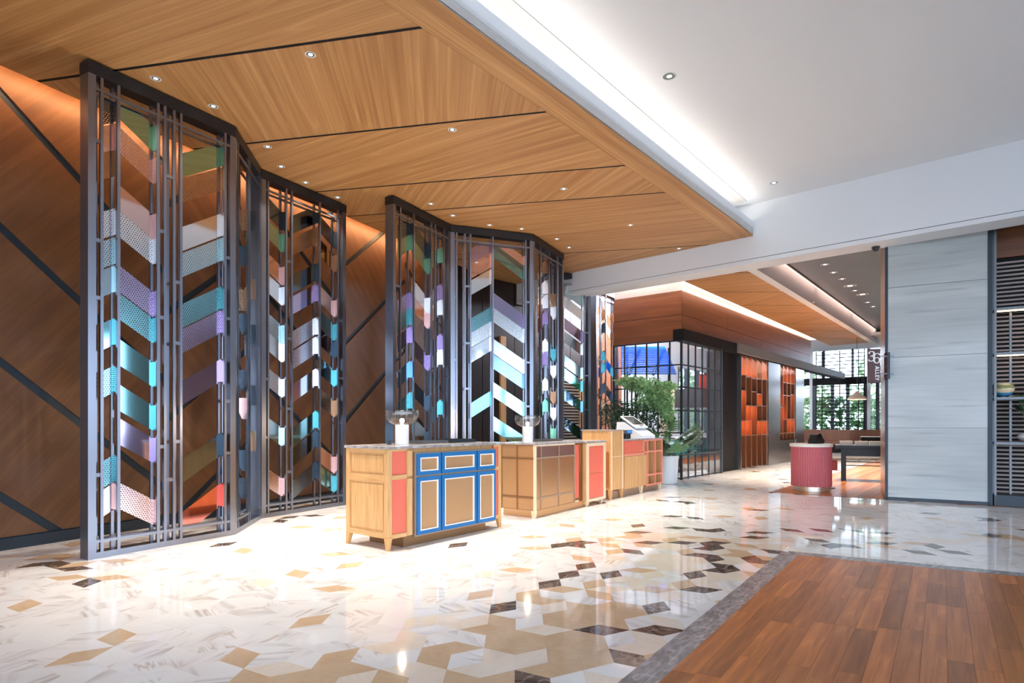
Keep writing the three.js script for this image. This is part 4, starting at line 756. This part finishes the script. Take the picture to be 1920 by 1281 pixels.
// --- kitchen seen through the gridded glass
{
  const c = run('kitchen_counter', 'teal tiled kitchen counter behind the gridded glass wall', 'counter', G(1.0, 0.9), R(WING + 0.9)), p0 = G(0.1, 1.05), p1 = add2(p0, VA, 2.6);
  c.position.set(p0[0], 0, -p0[1]); c.rotation.y = Math.atan2(VA[1], VA[0]);
  mesh('body', bx(0, 6.3, 0, 0.86, -0.6, 0), M.steelDark, c); for (let i = 0; i < 21; i++) mesh('tile', rbx(0.02 + i * 0.3, 0.3 + i * 0.3, 0.36, 0.84, 0, 0.015, 0.004), M.teal, c); for (let i = 0; i < 21; i++) mesh('tile', rbx(0.02 + i * 0.3, 0.3 + i * 0.3, 0.06, 0.34, 0, 0.012, 0.004), M.steel, c);
  mesh('worktop', rbx(-0.03, 6.33, 0.861, 0.9, -0.63, 0.04, 0.005), M.plasticWhite, c);
  const b = run('menu_banner', 'red menu banner hanging above the kitchen counter', 'banner', ray(1312, 18.0), ray(1346, 18.6)); mesh('cloth', bx(0, 1.0, 2.32, 2.72, -0.02, 0), M.red, b); mesh('border_strip', bx(0, 1.0, 2.72, 2.75, -0.03, 0.01), M.black, b);
  for (let i = 0; i < 5; i++) { const x = 0.12 + i * 0.18; mesh('lettering', [bx(x, x + 0.1, 2.6, 2.615, 0, 0.003), bx(x, x + 0.1, 2.52, 2.535, 0, 0.003), bx(x + 0.04, x + 0.055, 2.42, 2.66, 0, 0.003), bx(x, x + 0.1, 2.42, 2.435, 0, 0.003)], M.coralPale, b); }
  const hd = run('extractor_hood', 'dark extractor hood above the kitchen counter behind the glass', 'hood', ray(1320, 17.6), ray(1356, 18.4)); mesh('canopy', bx(-0.1, 1.6, 1.75, 2.3, -0.9, 0), M.steelDark, hd); mesh('filter', bx(0, 1.5, 1.74, 1.75, -0.8, -0.1), M.steel, hd);
  const aw = thing('blue_awning', 'bright blue slatted awning above the kitchen behind the glass', 'awning', [0, 0, 0]);
  const blu = phys({ color: lin(0.01, 0.22, 0.78), roughness: 0.5 });
  for (let i = 0; i < 16; i++) { const D = 16.3 + i * 0.1, a = ray(1165, D), y = 2.6 + i * 0.06, w = (1268 - i * 1.4 - 1165) / F * D; mesh('slat', bx(a[0], a[0] + w, y, y + 0.034, -D - 0.07, -D + 0.03), blu, aw); }
  for (const x of [1180, 1225]) { const a = ray(x, 16.3), b2 = ray(x + 22, 18); mesh('rafter', tube([[a[0], 2.6, -a[1]], [b2[0], 3.52, -b2[1]]], 0.04, 6, 2), M.black, aw); }
  for (const x of [1176, 1254]) { const a = ray(x, 17.86); mesh('post', cyl(0.03, 0.03, -0.012, 3.5, a[0], -a[1], 8), M.black, aw); }
  const cab = run('menu_board', 'pale kitchen wall board behind the trailing plant', 'board', ray(1238, 18.2), ray(1262, 18.2)); mesh('panel', bx(0, 0.42, 0.95, 2.4, -0.03, 0), M.oakPale, cab); mesh('emblem', cyl(0.05, 0.05, 0, 0.006, 0, 0, 20).rotateX(Math.PI / 2).translate(0.16, 1.35, 0.004), M.red, cab);
}
for (const [x, D] of [[1252, 17.6], [1330, 18.8]]) { const p = ray(x, D), t = thing('added_kitchen_lamp', 'added round white fill lamp under the kitchen ceiling behind the gridded glass', 'lamp', [p[0], 0, -p[1]], 0, 'added kitchen fill lamps'); mesh('housing', cyl(0.2, 0.2, 4.9, 5.0), M.rim, t); mesh('diffuser', cyl(0.18, 0.18, 4.88, 4.9), M.lampFace, t); const l = new THREE.PointLight(0xeaf2ff, 110); l.position.set(0, 4.8, 0); l.shadow.radius = 6; l.castShadow = true; t.add(l); }  // added lamps, unseen, that brighten the kitchen behind the glass
// --- plants by the cashier desk
{
  const p = fl(1243, 908), t = thing('potted_philodendron', 'large split leaf plant in white planter beside the cashier desk', 'potted plant', [p[0] + 0.12, 0, -p[1] - 0.1]);
  mesh('planter', new THREE.LatheGeometry([[0, 0], [0.17, 0], [0.2, 0.02], [0.235, 0.6], [0.215, 0.6], [0.2, 0.56], [0, 0.56]].map((q) => new THREE.Vector2(...q)), 32), M.plasticWhite, t); mesh('soil', cyl(0.19, 0.19, 0.54, 0.575), M.soil, t);
  const split = () => { const s = new THREE.Shape(), n = 7, w = 0.15, l = 0.42; s.moveTo(0, 0); for (let i = 0; i < n; i++) { const a = (i + 0.15) / n, b = (i + 0.5) / n, W = (q) => w * Math.sin(Math.PI * Math.pow(q, 0.75)) + 0.012; s.lineTo(W(a), l * a + 0.02); s.lineTo(W(b) * 1.08, l * b + 0.03); s.lineTo(0.025, l * (i + 0.9) / n); } s.lineTo(0, l + 0.05); for (let i = n - 1; i >= 0; i--) { const a = (i + 0.15) / n, b = (i + 0.5) / n, W = (q) => w * Math.sin(Math.PI * Math.pow(q, 0.75)) + 0.012; s.lineTo(-0.025, l * (i + 0.9) / n); s.lineTo(-W(b) * 1.08, l * b + 0.03); s.lineTo(-W(a), l * a + 0.02); } return new THREE.ShapeGeometry(s); };
  const lg = split(); { const q = lg.attributes.position; for (let i = 0; i < q.count; i++) { const x = q.getX(i), y = q.getY(i); q.setZ(i, -y * y * 0.9 + Math.abs(x) * 0.15); } lg.computeVertexNormals(); }
  for (let i = 0; i < 30; i++) {
    const a = i * 2.4, el = 0.1 + 1.0 * rnd(), len = 0.25 + rnd() * 0.4, dx = Math.cos(a) * Math.cos(el), dz = Math.sin(a) * Math.cos(el), tip = [dx * len, 0.56 + Math.sin(el) * len, dz * len];
    mesh('stalk', tube([[dx * 0.03, 0.56, dz * 0.03], [dx * len * 0.5, 0.56 + Math.sin(el) * len * 0.65, dz * len * 0.5], tip], 0.008, 5, 6), M.leaf, t);
    const o = mesh('leaf', lg, i % 3 ? M.leaf : M.leafDark, t); o.position.set(...tip); o.rotation.set(1.15 + rnd() * 0.5, 0, 0); o.rotation.order = 'YXZ'; o.rotation.y = Math.atan2(dx, dz); const s = 0.8 + rnd() * 0.5; o.scale.set(s, s, s);
  }
}
{
  const p = ray(1196, 13.3), t = thing('trailing_plant', 'tall leafy pale green tree behind the cashier desk in dark pot', 'potted plant', [p[0], 0, -p[1]]);
  mesh('pot', cyl(0.22, 0.28, 0, 0.55, 0, 0, 28), M.slate, t); mesh('soil', cyl(0.25, 0.25, 0.5, 0.553), M.soil, t);
  for (const [x, z] of [[0.05, 0], [-0.04, 0.04], [0, -0.05]]) mesh('stem', tube([[x, 0.5, z], [x * 2, 1.2, z], [x * 4, 1.8, z * 3], [x * 6 + 0.1, 2.2, z * 4]], 0.02, 6), M.bark, t);
  const spots = [[0.15, 2.12, 0, 0.42, 0.2, 460], [-0.2, 2.2, 0.05, 0.3, 0.13, 260], [0.45, 1.85, 0.1, 0.3, 0.3, 420], [0.62, 1.6, 0.05, 0.17, 0.3, 220], [0.2, 1.75, 0.1, 0.38, 0.22, 360], [0.68, 2.12, 0, 0.18, 0.12, 100]];
  for (const [x, y, z, r, h, n] of spots) { const b = blob(r, h, r * 0.8, y, 0); foliage(n, () => { const q = b(); return [q[0] + x, q[1], q[2] + z]; }, 0.075, 0.1, M.leafPale, t); }
  const q = ray(1155, 12.9), d = thing('dark_shrub', 'dark small leaved shrub between the tall cabinet and the pale tree', 'potted plant', [q[0], 0, -q[1]]);
  mesh('pot', cyl(0.2, 0.25, 0, 0.5, 0, 0, 28), M.slate, d); mesh('soil', cyl(0.22, 0.22, 0.46, 0.503), M.soil, d);
  for (const [x, z] of [[0.06, 0], [-0.06, 0.04]]) mesh('stem', tube([[x, 0.45, z], [x * 2, 1.0, z], [x * 4, 1.6, z * 2]], 0.016, 6), M.bark, d);
  for (const [x, y, z, r, h, n] of [[0.0, 1.5, 0, 0.36, 0.32, 700], [0.45, 1.45, 0, 0.42, 0.3, 600], [0.8, 1.3, 0, 0.25, 0.3, 260]]) { const b = blob(r, h, r * 0.8, y, 0); foliage(n, () => { const c = b(); return [c[0] + x, c[1], c[2] + z]; }, 0.04, 0.085, M.leafDark, d); }
}
// --- fluted podium, its telephone, box; dark table with crates; hanging sign
{
  const p = ray(1521, 11.75), t = thing('host_podium', 'round fluted crimson host podium with pale top at the restaurant entrance', 'podium', [p[0], 0, -p[1]]);
  const flute = (rx, rz, y0, y1, n) => { const s = new THREE.Shape(); for (let i = 0; i <= n * 8; i++) { const a = i / (n * 8) * Math.PI * 2, k = 1 - 0.022 * Math.pow(Math.abs(Math.cos(a * n / 2)), 3); s[i ? 'lineTo' : 'moveTo'](rx * k * Math.cos(a), rz * k * Math.sin(a)); } return new THREE.ExtrudeGeometry(s, { depth: y1 - y0, bevelEnabled: false, curveSegments: 4 }).rotateX(-Math.PI / 2).translate(0, y0, 0); };
  mesh('plinth', cyl(0.31, 0.31, 0, 0.09, 0, 0, 48), M.champagne, t); mesh('fluted_body', flute(0.36, 0.36, 0.09, 0.84, 56), M.podium, t); mesh('top', cyl(0.38, 0.38, 0.841, 0.9, 0, 0, 48), M.cream, t);
  const ph = thing('telephone', 'black telephone propped on the crimson podium top', 'telephone', [p[0] + 0.08, 0.901, -p[1] + 0.02], 0.4);
  mesh('base', slab([[-0.13, 0], [0.12, 0], [-0.02, 0.17], [-0.06, 0.17]], -0.08, 0.08), M.plasticBlack, ph); mesh('handset', rbx(-0.02, 0.02, 0, 0.2, 0.085, 0.125, 0.01).rotateZ(0.55).translate(0.14, 0.02, -0.05), M.plasticBlack, ph); mesh('display', bx(-0.03, 0.03, 0, 0.002, -0.05, 0.05).rotateZ(-0.88).translate(0.03, 0.114, 0), M.slate, ph);
  mesh('cord', tube([[0.1, 0.02, 0.09], [0.2, 0.015, 0.12], [0.27, 0.012, 0.14]], 0.006, 6, 8), M.plasticBlack, ph);
  const b = thing('leaflet_box', 'red leaflet box standing behind the crimson podium', 'box', [p[0] + 0.54, 0, -p[1] - 0.35], 0.5);
  mesh('pole', cyl(0.02, 0.02, 0, 0.36), M.steelDark, b); mesh('foot', cyl(0.1, 0.1, 0, 0.015), M.steelDark, b); mesh('body', [bx(-0.1, 0.1, 0.36, 0.38, -0.1, 0.1), bx(-0.1, -0.085, 0.38, 0.56, -0.1, 0.1), bx(0.085, 0.1, 0.38, 0.56, -0.1, 0.1), bx(-0.085, 0.085, 0.38, 0.56, -0.1, -0.085), bx(-0.085, 0.085, 0.38, 0.52, 0.085, 0.1)], M.podium, b); mesh('leaflets', bx(-0.06, 0.06, 0.38, 0.59, -0.06, -0.02), M.plasticBlack, b);
}
{
  const A = ray(1577, 13.6), B = ray(1660, 13.2), t = run('display_table', 'dark blue wooden display table with square legs behind the podium', 'table', A, B), L = 1.7;
  mesh('tabletop', rbx(-0.12, L, 0.72, 0.8, -0.75, 0, 0.006), M.slate, t); mesh('apron', bx(0, L - 0.1, 0.56, 0.72, -0.7, -0.04), M.slate, t); for (const x of [0, L - 0.2]) for (const z of [-0.7, -0.13]) mesh('leg', rbx(x, x + 0.1, 0, 0.72, z, z + 0.1, 0.004), M.slate, t);
  for (const y of [0.34, 0.42]) mesh('rail', bx(0.1, L - 0.2, y, y + 0.02, -0.1, -0.08), M.slate, t);
  const put = (name, label, cat, u, v, y, grp) => { const q = onDesk(A, B, u, v); return thing(name, label, cat, [q[0], y, -q[1]], Math.atan2(B[1] - A[1], B[0] - A[0]), grp); };
  for (const u of [0.1, 0.4, 0.68]) { const c = put('bread_tray', 'pale folded paper tray on the dark display table', 'tray', u, 0.2, 0.801, 'paper trays on the display table'); mesh('base', bx(-0.13, 0.13, 0, 0.01, -0.09, 0.09), M.cream, c); for (const s of [-1, 1]) { mesh('side', bx(-0.13, 0.13, 0.01, 0.09, s > 0 ? 0.08 : -0.09, s > 0 ? 0.09 : -0.08), M.cream, c); } mesh('bread', new THREE.SphereGeometry(0.075, 14, 8).scale(1.4, 0.5, 0.9).translate(0, 0.05, 0), M.oakPale, c); }
  const bd = put('black_chest', 'low black chest on the back of the display table', 'chest', 0.75, 0.55, 0.801); mesh('body', rbx(-0.35, 0.4, 0, 0.17, -0.12, 0.12, 0.006), M.black, bd); mesh('lid', rbx(-0.36, 0.41, 0.171, 0.19, -0.13, 0.13, 0.006), M.steelDark, bd);
}
{ // pendant lamp and rail in the restaurant
  const p = ray(1607, 22), t = thing('pendant_lamp', 'cream conical pendant lamp in front of the far window', 'lamp', [p[0], 0, -p[1]]); mesh('shade', new THREE.LatheGeometry([[0.05, 2.45], [0.06, 2.4], [0.3, 2.2], [0.31, 2.14], [0.295, 2.14], [0.285, 2.19], [0.05, 2.38]].map((q) => new THREE.Vector2(...q)), 28), M.cream, t); mesh('cord', cyl(0.008, 0.008, 2.44, 4.9, 0, 0, 6), M.plasticBlack, t);
  const b = mesh('bulb', new THREE.SphereGeometry(0.045, 12, 8).translate(0, 2.24, 0), M.bulb, t); const l = new THREE.PointLight(0xffcf98, 6); l.position.set(0, 2.24, 0); l.castShadow = true; t.add(l);
  const w = run('wooden_bench', 'long timber banquette below the far window', 'bench', FWat(-2), FWat(3)); mesh('seat', bx(0, 5, 0.35, 0.5, 0.3, 0.8), M.box, w); mesh('backrest', bx(0, 5, 0.5, 1.0, 0.2, 0.3), M.box, w); mesh('base', bx(0, 5, 0, 0.35, 0.35, 0.7), M.black, w);
}
const font = await new FontLoader().loadAsync('fonts/droid/droid_serif_regular.typeface.json');
const fontS = await new FontLoader().loadAsync('fonts/droid/droid_sans_bold.typeface.json');
{
  const D = 10.15, A = ray(1627.5, D), B = ray(1652, D - 0.06), w = B[0] - A[0], Y = (y) => EYE + (HZ - y) / F * D, t = run('restaurant_sign', 'dark plum hanging sign reading 36 ALLEY beside the stone pier', 'sign', A, B), y0 = Y(718), y1 = Y(655);
  mesh('panel', rbx(0, w, y0, y1, -0.03, 0, 0.003), M.plum, t);
  const txt = (s, f, size) => { const g = new TextGeometry(s, { font: f, size, depth: 0.004, curveSegments: 6 }); g.computeBoundingBox(); const b = g.boundingBox; g.translate(-(b.min.x + b.max.x) / 2, -(b.min.y + b.max.y) / 2, 0); return g; };
  mesh('numeral', txt('3', font, 0.17).translate(w * 0.3, y1 - 0.12, 0.0005), M.letter, t); mesh('numeral', txt('6', font, 0.17).translate(w * 0.7, y1 - 0.155, 0.0007), M.letter, t);
  mesh('lettering', txt('ALLEY', fontS, 0.06).rotateZ(-Math.PI / 2).translate(w * 0.74, y0 + 0.155, 0.0005), M.letter, t);
  for (const y of [y1 - 0.13, y0 + 0.14]) mesh('bracket', bx(w, w + 0.2, y, y + 0.014, -0.022, -0.008), M.steelDark, t);
  mesh('bracket_plate', bx(w + 0.1, w + 0.14, y0 + 0.06, y1 - 0.06, -0.2, 0), M.slate, t);
}
// --- open shelf with louvres right of the pier
{
  const A = fl(1864, 948.5), dd = [0.854, -0.52], B = add2(A, dd, 2.4), t = run('display_shelf', 'black metal display shelf in front of the louvre wall beside the pier', 'shelf', A, B, null), h = (y) => hit(A, B, 1885, y).h;
  for (const x of [0, 0.225, 1.2, 2.36]) mesh('upright', bx(x, x + 0.03, 0, x === 0.225 ? 3.07 : 4.6, -0.3, -0.27), M.steelDark, t); mesh('upright', bx(0, 0.03, 0, 4.6, -0.03, 0), M.steelDark, t);
  mesh('plinth', bx(0, 2.4, 0, 0.17, -0.42, 0), M.slate, t);
  const hs = [0.96, 1.66, 2.36, 3.06]; for (const y of hs) { const s = mesh('shelf_board', bx(0.02, 2.38, y, y + 0.04, -0.42, 0), M.steelDark, t); if (y > 2) { mesh('led_strip', bx(0.05, 2.3, y - 0.012, y - 0.002, -0.12, -0.1), M.ledWarm, s); const q = new THREE.RectAreaLight(0xffb27a, 2, 2.2, 0.02); q.position.set(1.2, y - 0.02, -0.11); q.rotation.x = -Math.PI / 2; t.add(q); } }
  const lw = runStruct('wall_louvre', add2(A, [0.52, 0.854], 0.6), add2(B, [0.52, 0.854], 0.6)); mesh('backing', bx(-0.2, 3.4, 0, 5.9, -0.1, -0.06), M.black, lw);
  for (let i = 0; i < 56; i++) mesh('louvre_slat', bx(-0.2, 3.4, 0.16 + i * 0.068, 0.19 + i * 0.068, -0.06, 0.0), M.louvre, lw);
  mesh('timber_head', bx(-0.2, 3.4, 4.0, 4.7, -0.06, 0.02, true), M.box, lw);
  struct('ceiling_side', flat([add2(A, [-0.52, -0.854], 0.25), add2(B, [-0.52, -0.854], 0.25), add2(B, [0.52, 0.854], 1.4), add2(A, [0.52, 0.854], 1.4)], 4.55, 4.62, 0.4), M.soffit);
  const at = (u, v) => [A[0] + dd[0] * u + 0.52 * v, A[1] + dd[1] * u + 0.854 * v], q = at(0.13, 0.18);
  const bl = thing('striped_glass_ball', 'blue and cream striped glass ball on the shelf above the potted plant', 'ornament', [q[0], 1.702, -q[1]]);
  const stripes = tex(64, 1, (u, v) => { const k = v + 0.06 * Math.sin(u * 9); return k < 0.22 ? S(20, 60, 110) : k < 0.4 ? S(70, 150, 190) : k < 0.55 ? S(224, 200, 160) : k < 0.72 ? S(150, 150, 90) : k < 0.85 ? S(220, 205, 180) : S(60, 60, 50); });
  mesh('ball', new THREE.SphereGeometry(0.15, 32, 20).scale(1, 0.85, 1).translate(0, 0.128, 0), phys({ map: stripes, roughness: 0.12, clearcoat: 1 }), bl); mesh('foot_ring', cyl(0.05, 0.05, 0, 0.012), M.steelDark, bl);
  const r = at(0.46, 0.2), po = thing('potted_ivy', 'green large leaved plant in grey pot on the display shelf', 'potted plant', [r[0], 1.001, -r[1]]);
  mesh('pot', new THREE.LatheGeometry([[0, 0], [0.07, 0], [0.16, 0.06], [0.155, 0.09], [0.1, 0.14], [0.085, 0.14], [0, 0.12]].map((z) => new THREE.Vector2(...z)), 28), M.plasticWhite, po); mesh('soil', cyl(0.08, 0.08, 0.12, 0.142), M.soil, po);
  const hg = (() => { const s = new THREE.Shape(); s.moveTo(0, 0); s.bezierCurveTo(0.06, -0.03, 0.11, 0.03, 0.07, 0.1); s.bezierCurveTo(0.05, 0.14, 0.02, 0.16, 0, 0.19); s.bezierCurveTo(-0.02, 0.16, -0.05, 0.14, -0.07, 0.1); s.bezierCurveTo(-0.11, 0.03, -0.06, -0.03, 0, 0); return new THREE.ShapeGeometry(s, 4); })();
  for (let i = 0; i < 14; i++) { const a = i * 2.399, hh = 0.2 + (i % 5) * 0.085, rr = 0.1 + (i % 3) * 0.07, e = [Math.cos(a) * rr, 0.12 + hh, Math.sin(a) * rr * 0.6]; mesh('stalk', tube([[0, 0.13, 0], [e[0] * 0.4, 0.12 + hh * 0.7, e[2] * 0.4], e], 0.005, 5, 5), M.leaf, po); const o = mesh('leaf', hg, i % 2 ? M.leaf : M.leafDark, po); o.position.set(...e); o.rotation.set(0.5 + (i % 4) * 0.25, a, Math.cos(a) * -1.2, 'YXZ'); }
  const v = at(0.5, 0.22), vs = thing('teal_leaf_ornament', 'dark teal leaf shaped ornament behind the striped ball', 'ornament', [v[0], 1.702, -v[1]]); mesh('body', slab([[-0.12, 0], [0.1, 0], [0.12, 0.2], [0.0, 0.27], [-0.12, 0.16]], -0.02, 0.02), mat({ color: lin(0.01, 0.07, 0.09), roughness: 0.4 }), vs); mesh('foot', cyl(0.06, 0.06, 0, 0.012), M.steelDark, vs);
}

// ================================================================ CEILING LAMPS
function downlight(label, grp, x, y, H, aim, power, col, rimM = M.rim, r = 0.052, on = true) {
  const p = fl(x, y, H), t = thing('downlight', label, 'downlight', [p[0], H, -p[1]], 0, grp);
  mesh('trim_ring', new THREE.RingGeometry(r * 0.72, r, 28).rotateX(Math.PI / 2).translate(0, -0.003, 0), rimM, t); mesh('collar', new THREE.CylinderGeometry(r * 0.74, r, 0.003, 28, 1, true).translate(0, -0.0015, 0), rimM, t);
  mesh('reflector', new THREE.RingGeometry(r * 0.4, r * 0.74, 24).rotateX(Math.PI / 2).translate(0, -0.0024, 0), M.steelDark, t); mesh('lamp_face', new THREE.CircleGeometry(r * 0.42, 24).rotateX(Math.PI / 2).translate(0, -0.0026, 0), on ? M.lampFace : M.chrome, t);
  if (power) { const s = new THREE.SpotLight(col, power, 0, 0.62, 0.6, 2); s.position.set(0, -0.03, 0); s.target.position.set(aim ? aim[0] : 0, -4, aim ? aim[1] : 0); s.shadow.radius = 1; s.castShadow = true; t.add(s); t.add(s.target); }
  return t;
}
const DL = 'small round recessed downlight in the timber soffit', DG = 'downlights in the timber soffit';
for (const [x, y] of [[292, 147], [400, 199], [582, 102], [502, 275], [527, 312], [573, 342], [633, 370], [848, 243], [1057, 354], [808, 382], [849, 404], [918, 422], [978, 429], [1044, 448], [1067, 464], [1182, 422], [1273, 466], [1092, 509]]) downlight(DL, DG, x, y, SOF, null, y > 455 ? 0 : [582, 848, 1057, 1182].includes(x) ? 70 : 28, 0xfff2e4);
for (const [x, y] of [[1255, 143], [1451, 343]]) downlight('round recessed downlight in the white lobby ceiling', 'downlights in the white ceiling', x, y, CEIL, null, 25, 0xfff6ec, M.chrome, 0.075);
for (const [x, y] of [[1466, 545], [1524, 567]]) downlight('tiny recessed downlight in the lower timber ceiling beyond the beam', 'downlights beyond the beam', x, y, S2, null, 60, 0xffd8b0);
for (const [x, y] of [[1547, 496], [1563, 511], [1579, 523], [1594, 536], [1603, 545], [1617, 552], [1637, 575], [1627, 567]]) downlight('round lamp in the grey restaurant ceiling', 'lamps in the grey restaurant ceiling', x, y, 4.92, null, x % 2 ? 120 : 0, 0xfff0e0, M.rim, x === 1594 || x === 1617 ? 0.16 : 0.09);
{
  const p = fl(1642, 463, 4.26), t = thing('security_camera', 'small black dome security camera under the white beam', 'camera', [p[0], 4.259, -p[1]]); mesh('base', cyl(0.06, 0.06, -0.03, 0, 0, 0, 24), M.plasticBlack, t); mesh('dome', new THREE.SphereGeometry(0.05, 20, 10, 0, 6.2832, Math.PI / 2, Math.PI / 2).translate(0, -0.03, 0), M.plasticBlack, t);
}
scene.traverse((o) => { if (o.isMesh) { o.castShadow = true; o.receiveShadow = true; } });
renderer.render(scene, camera);
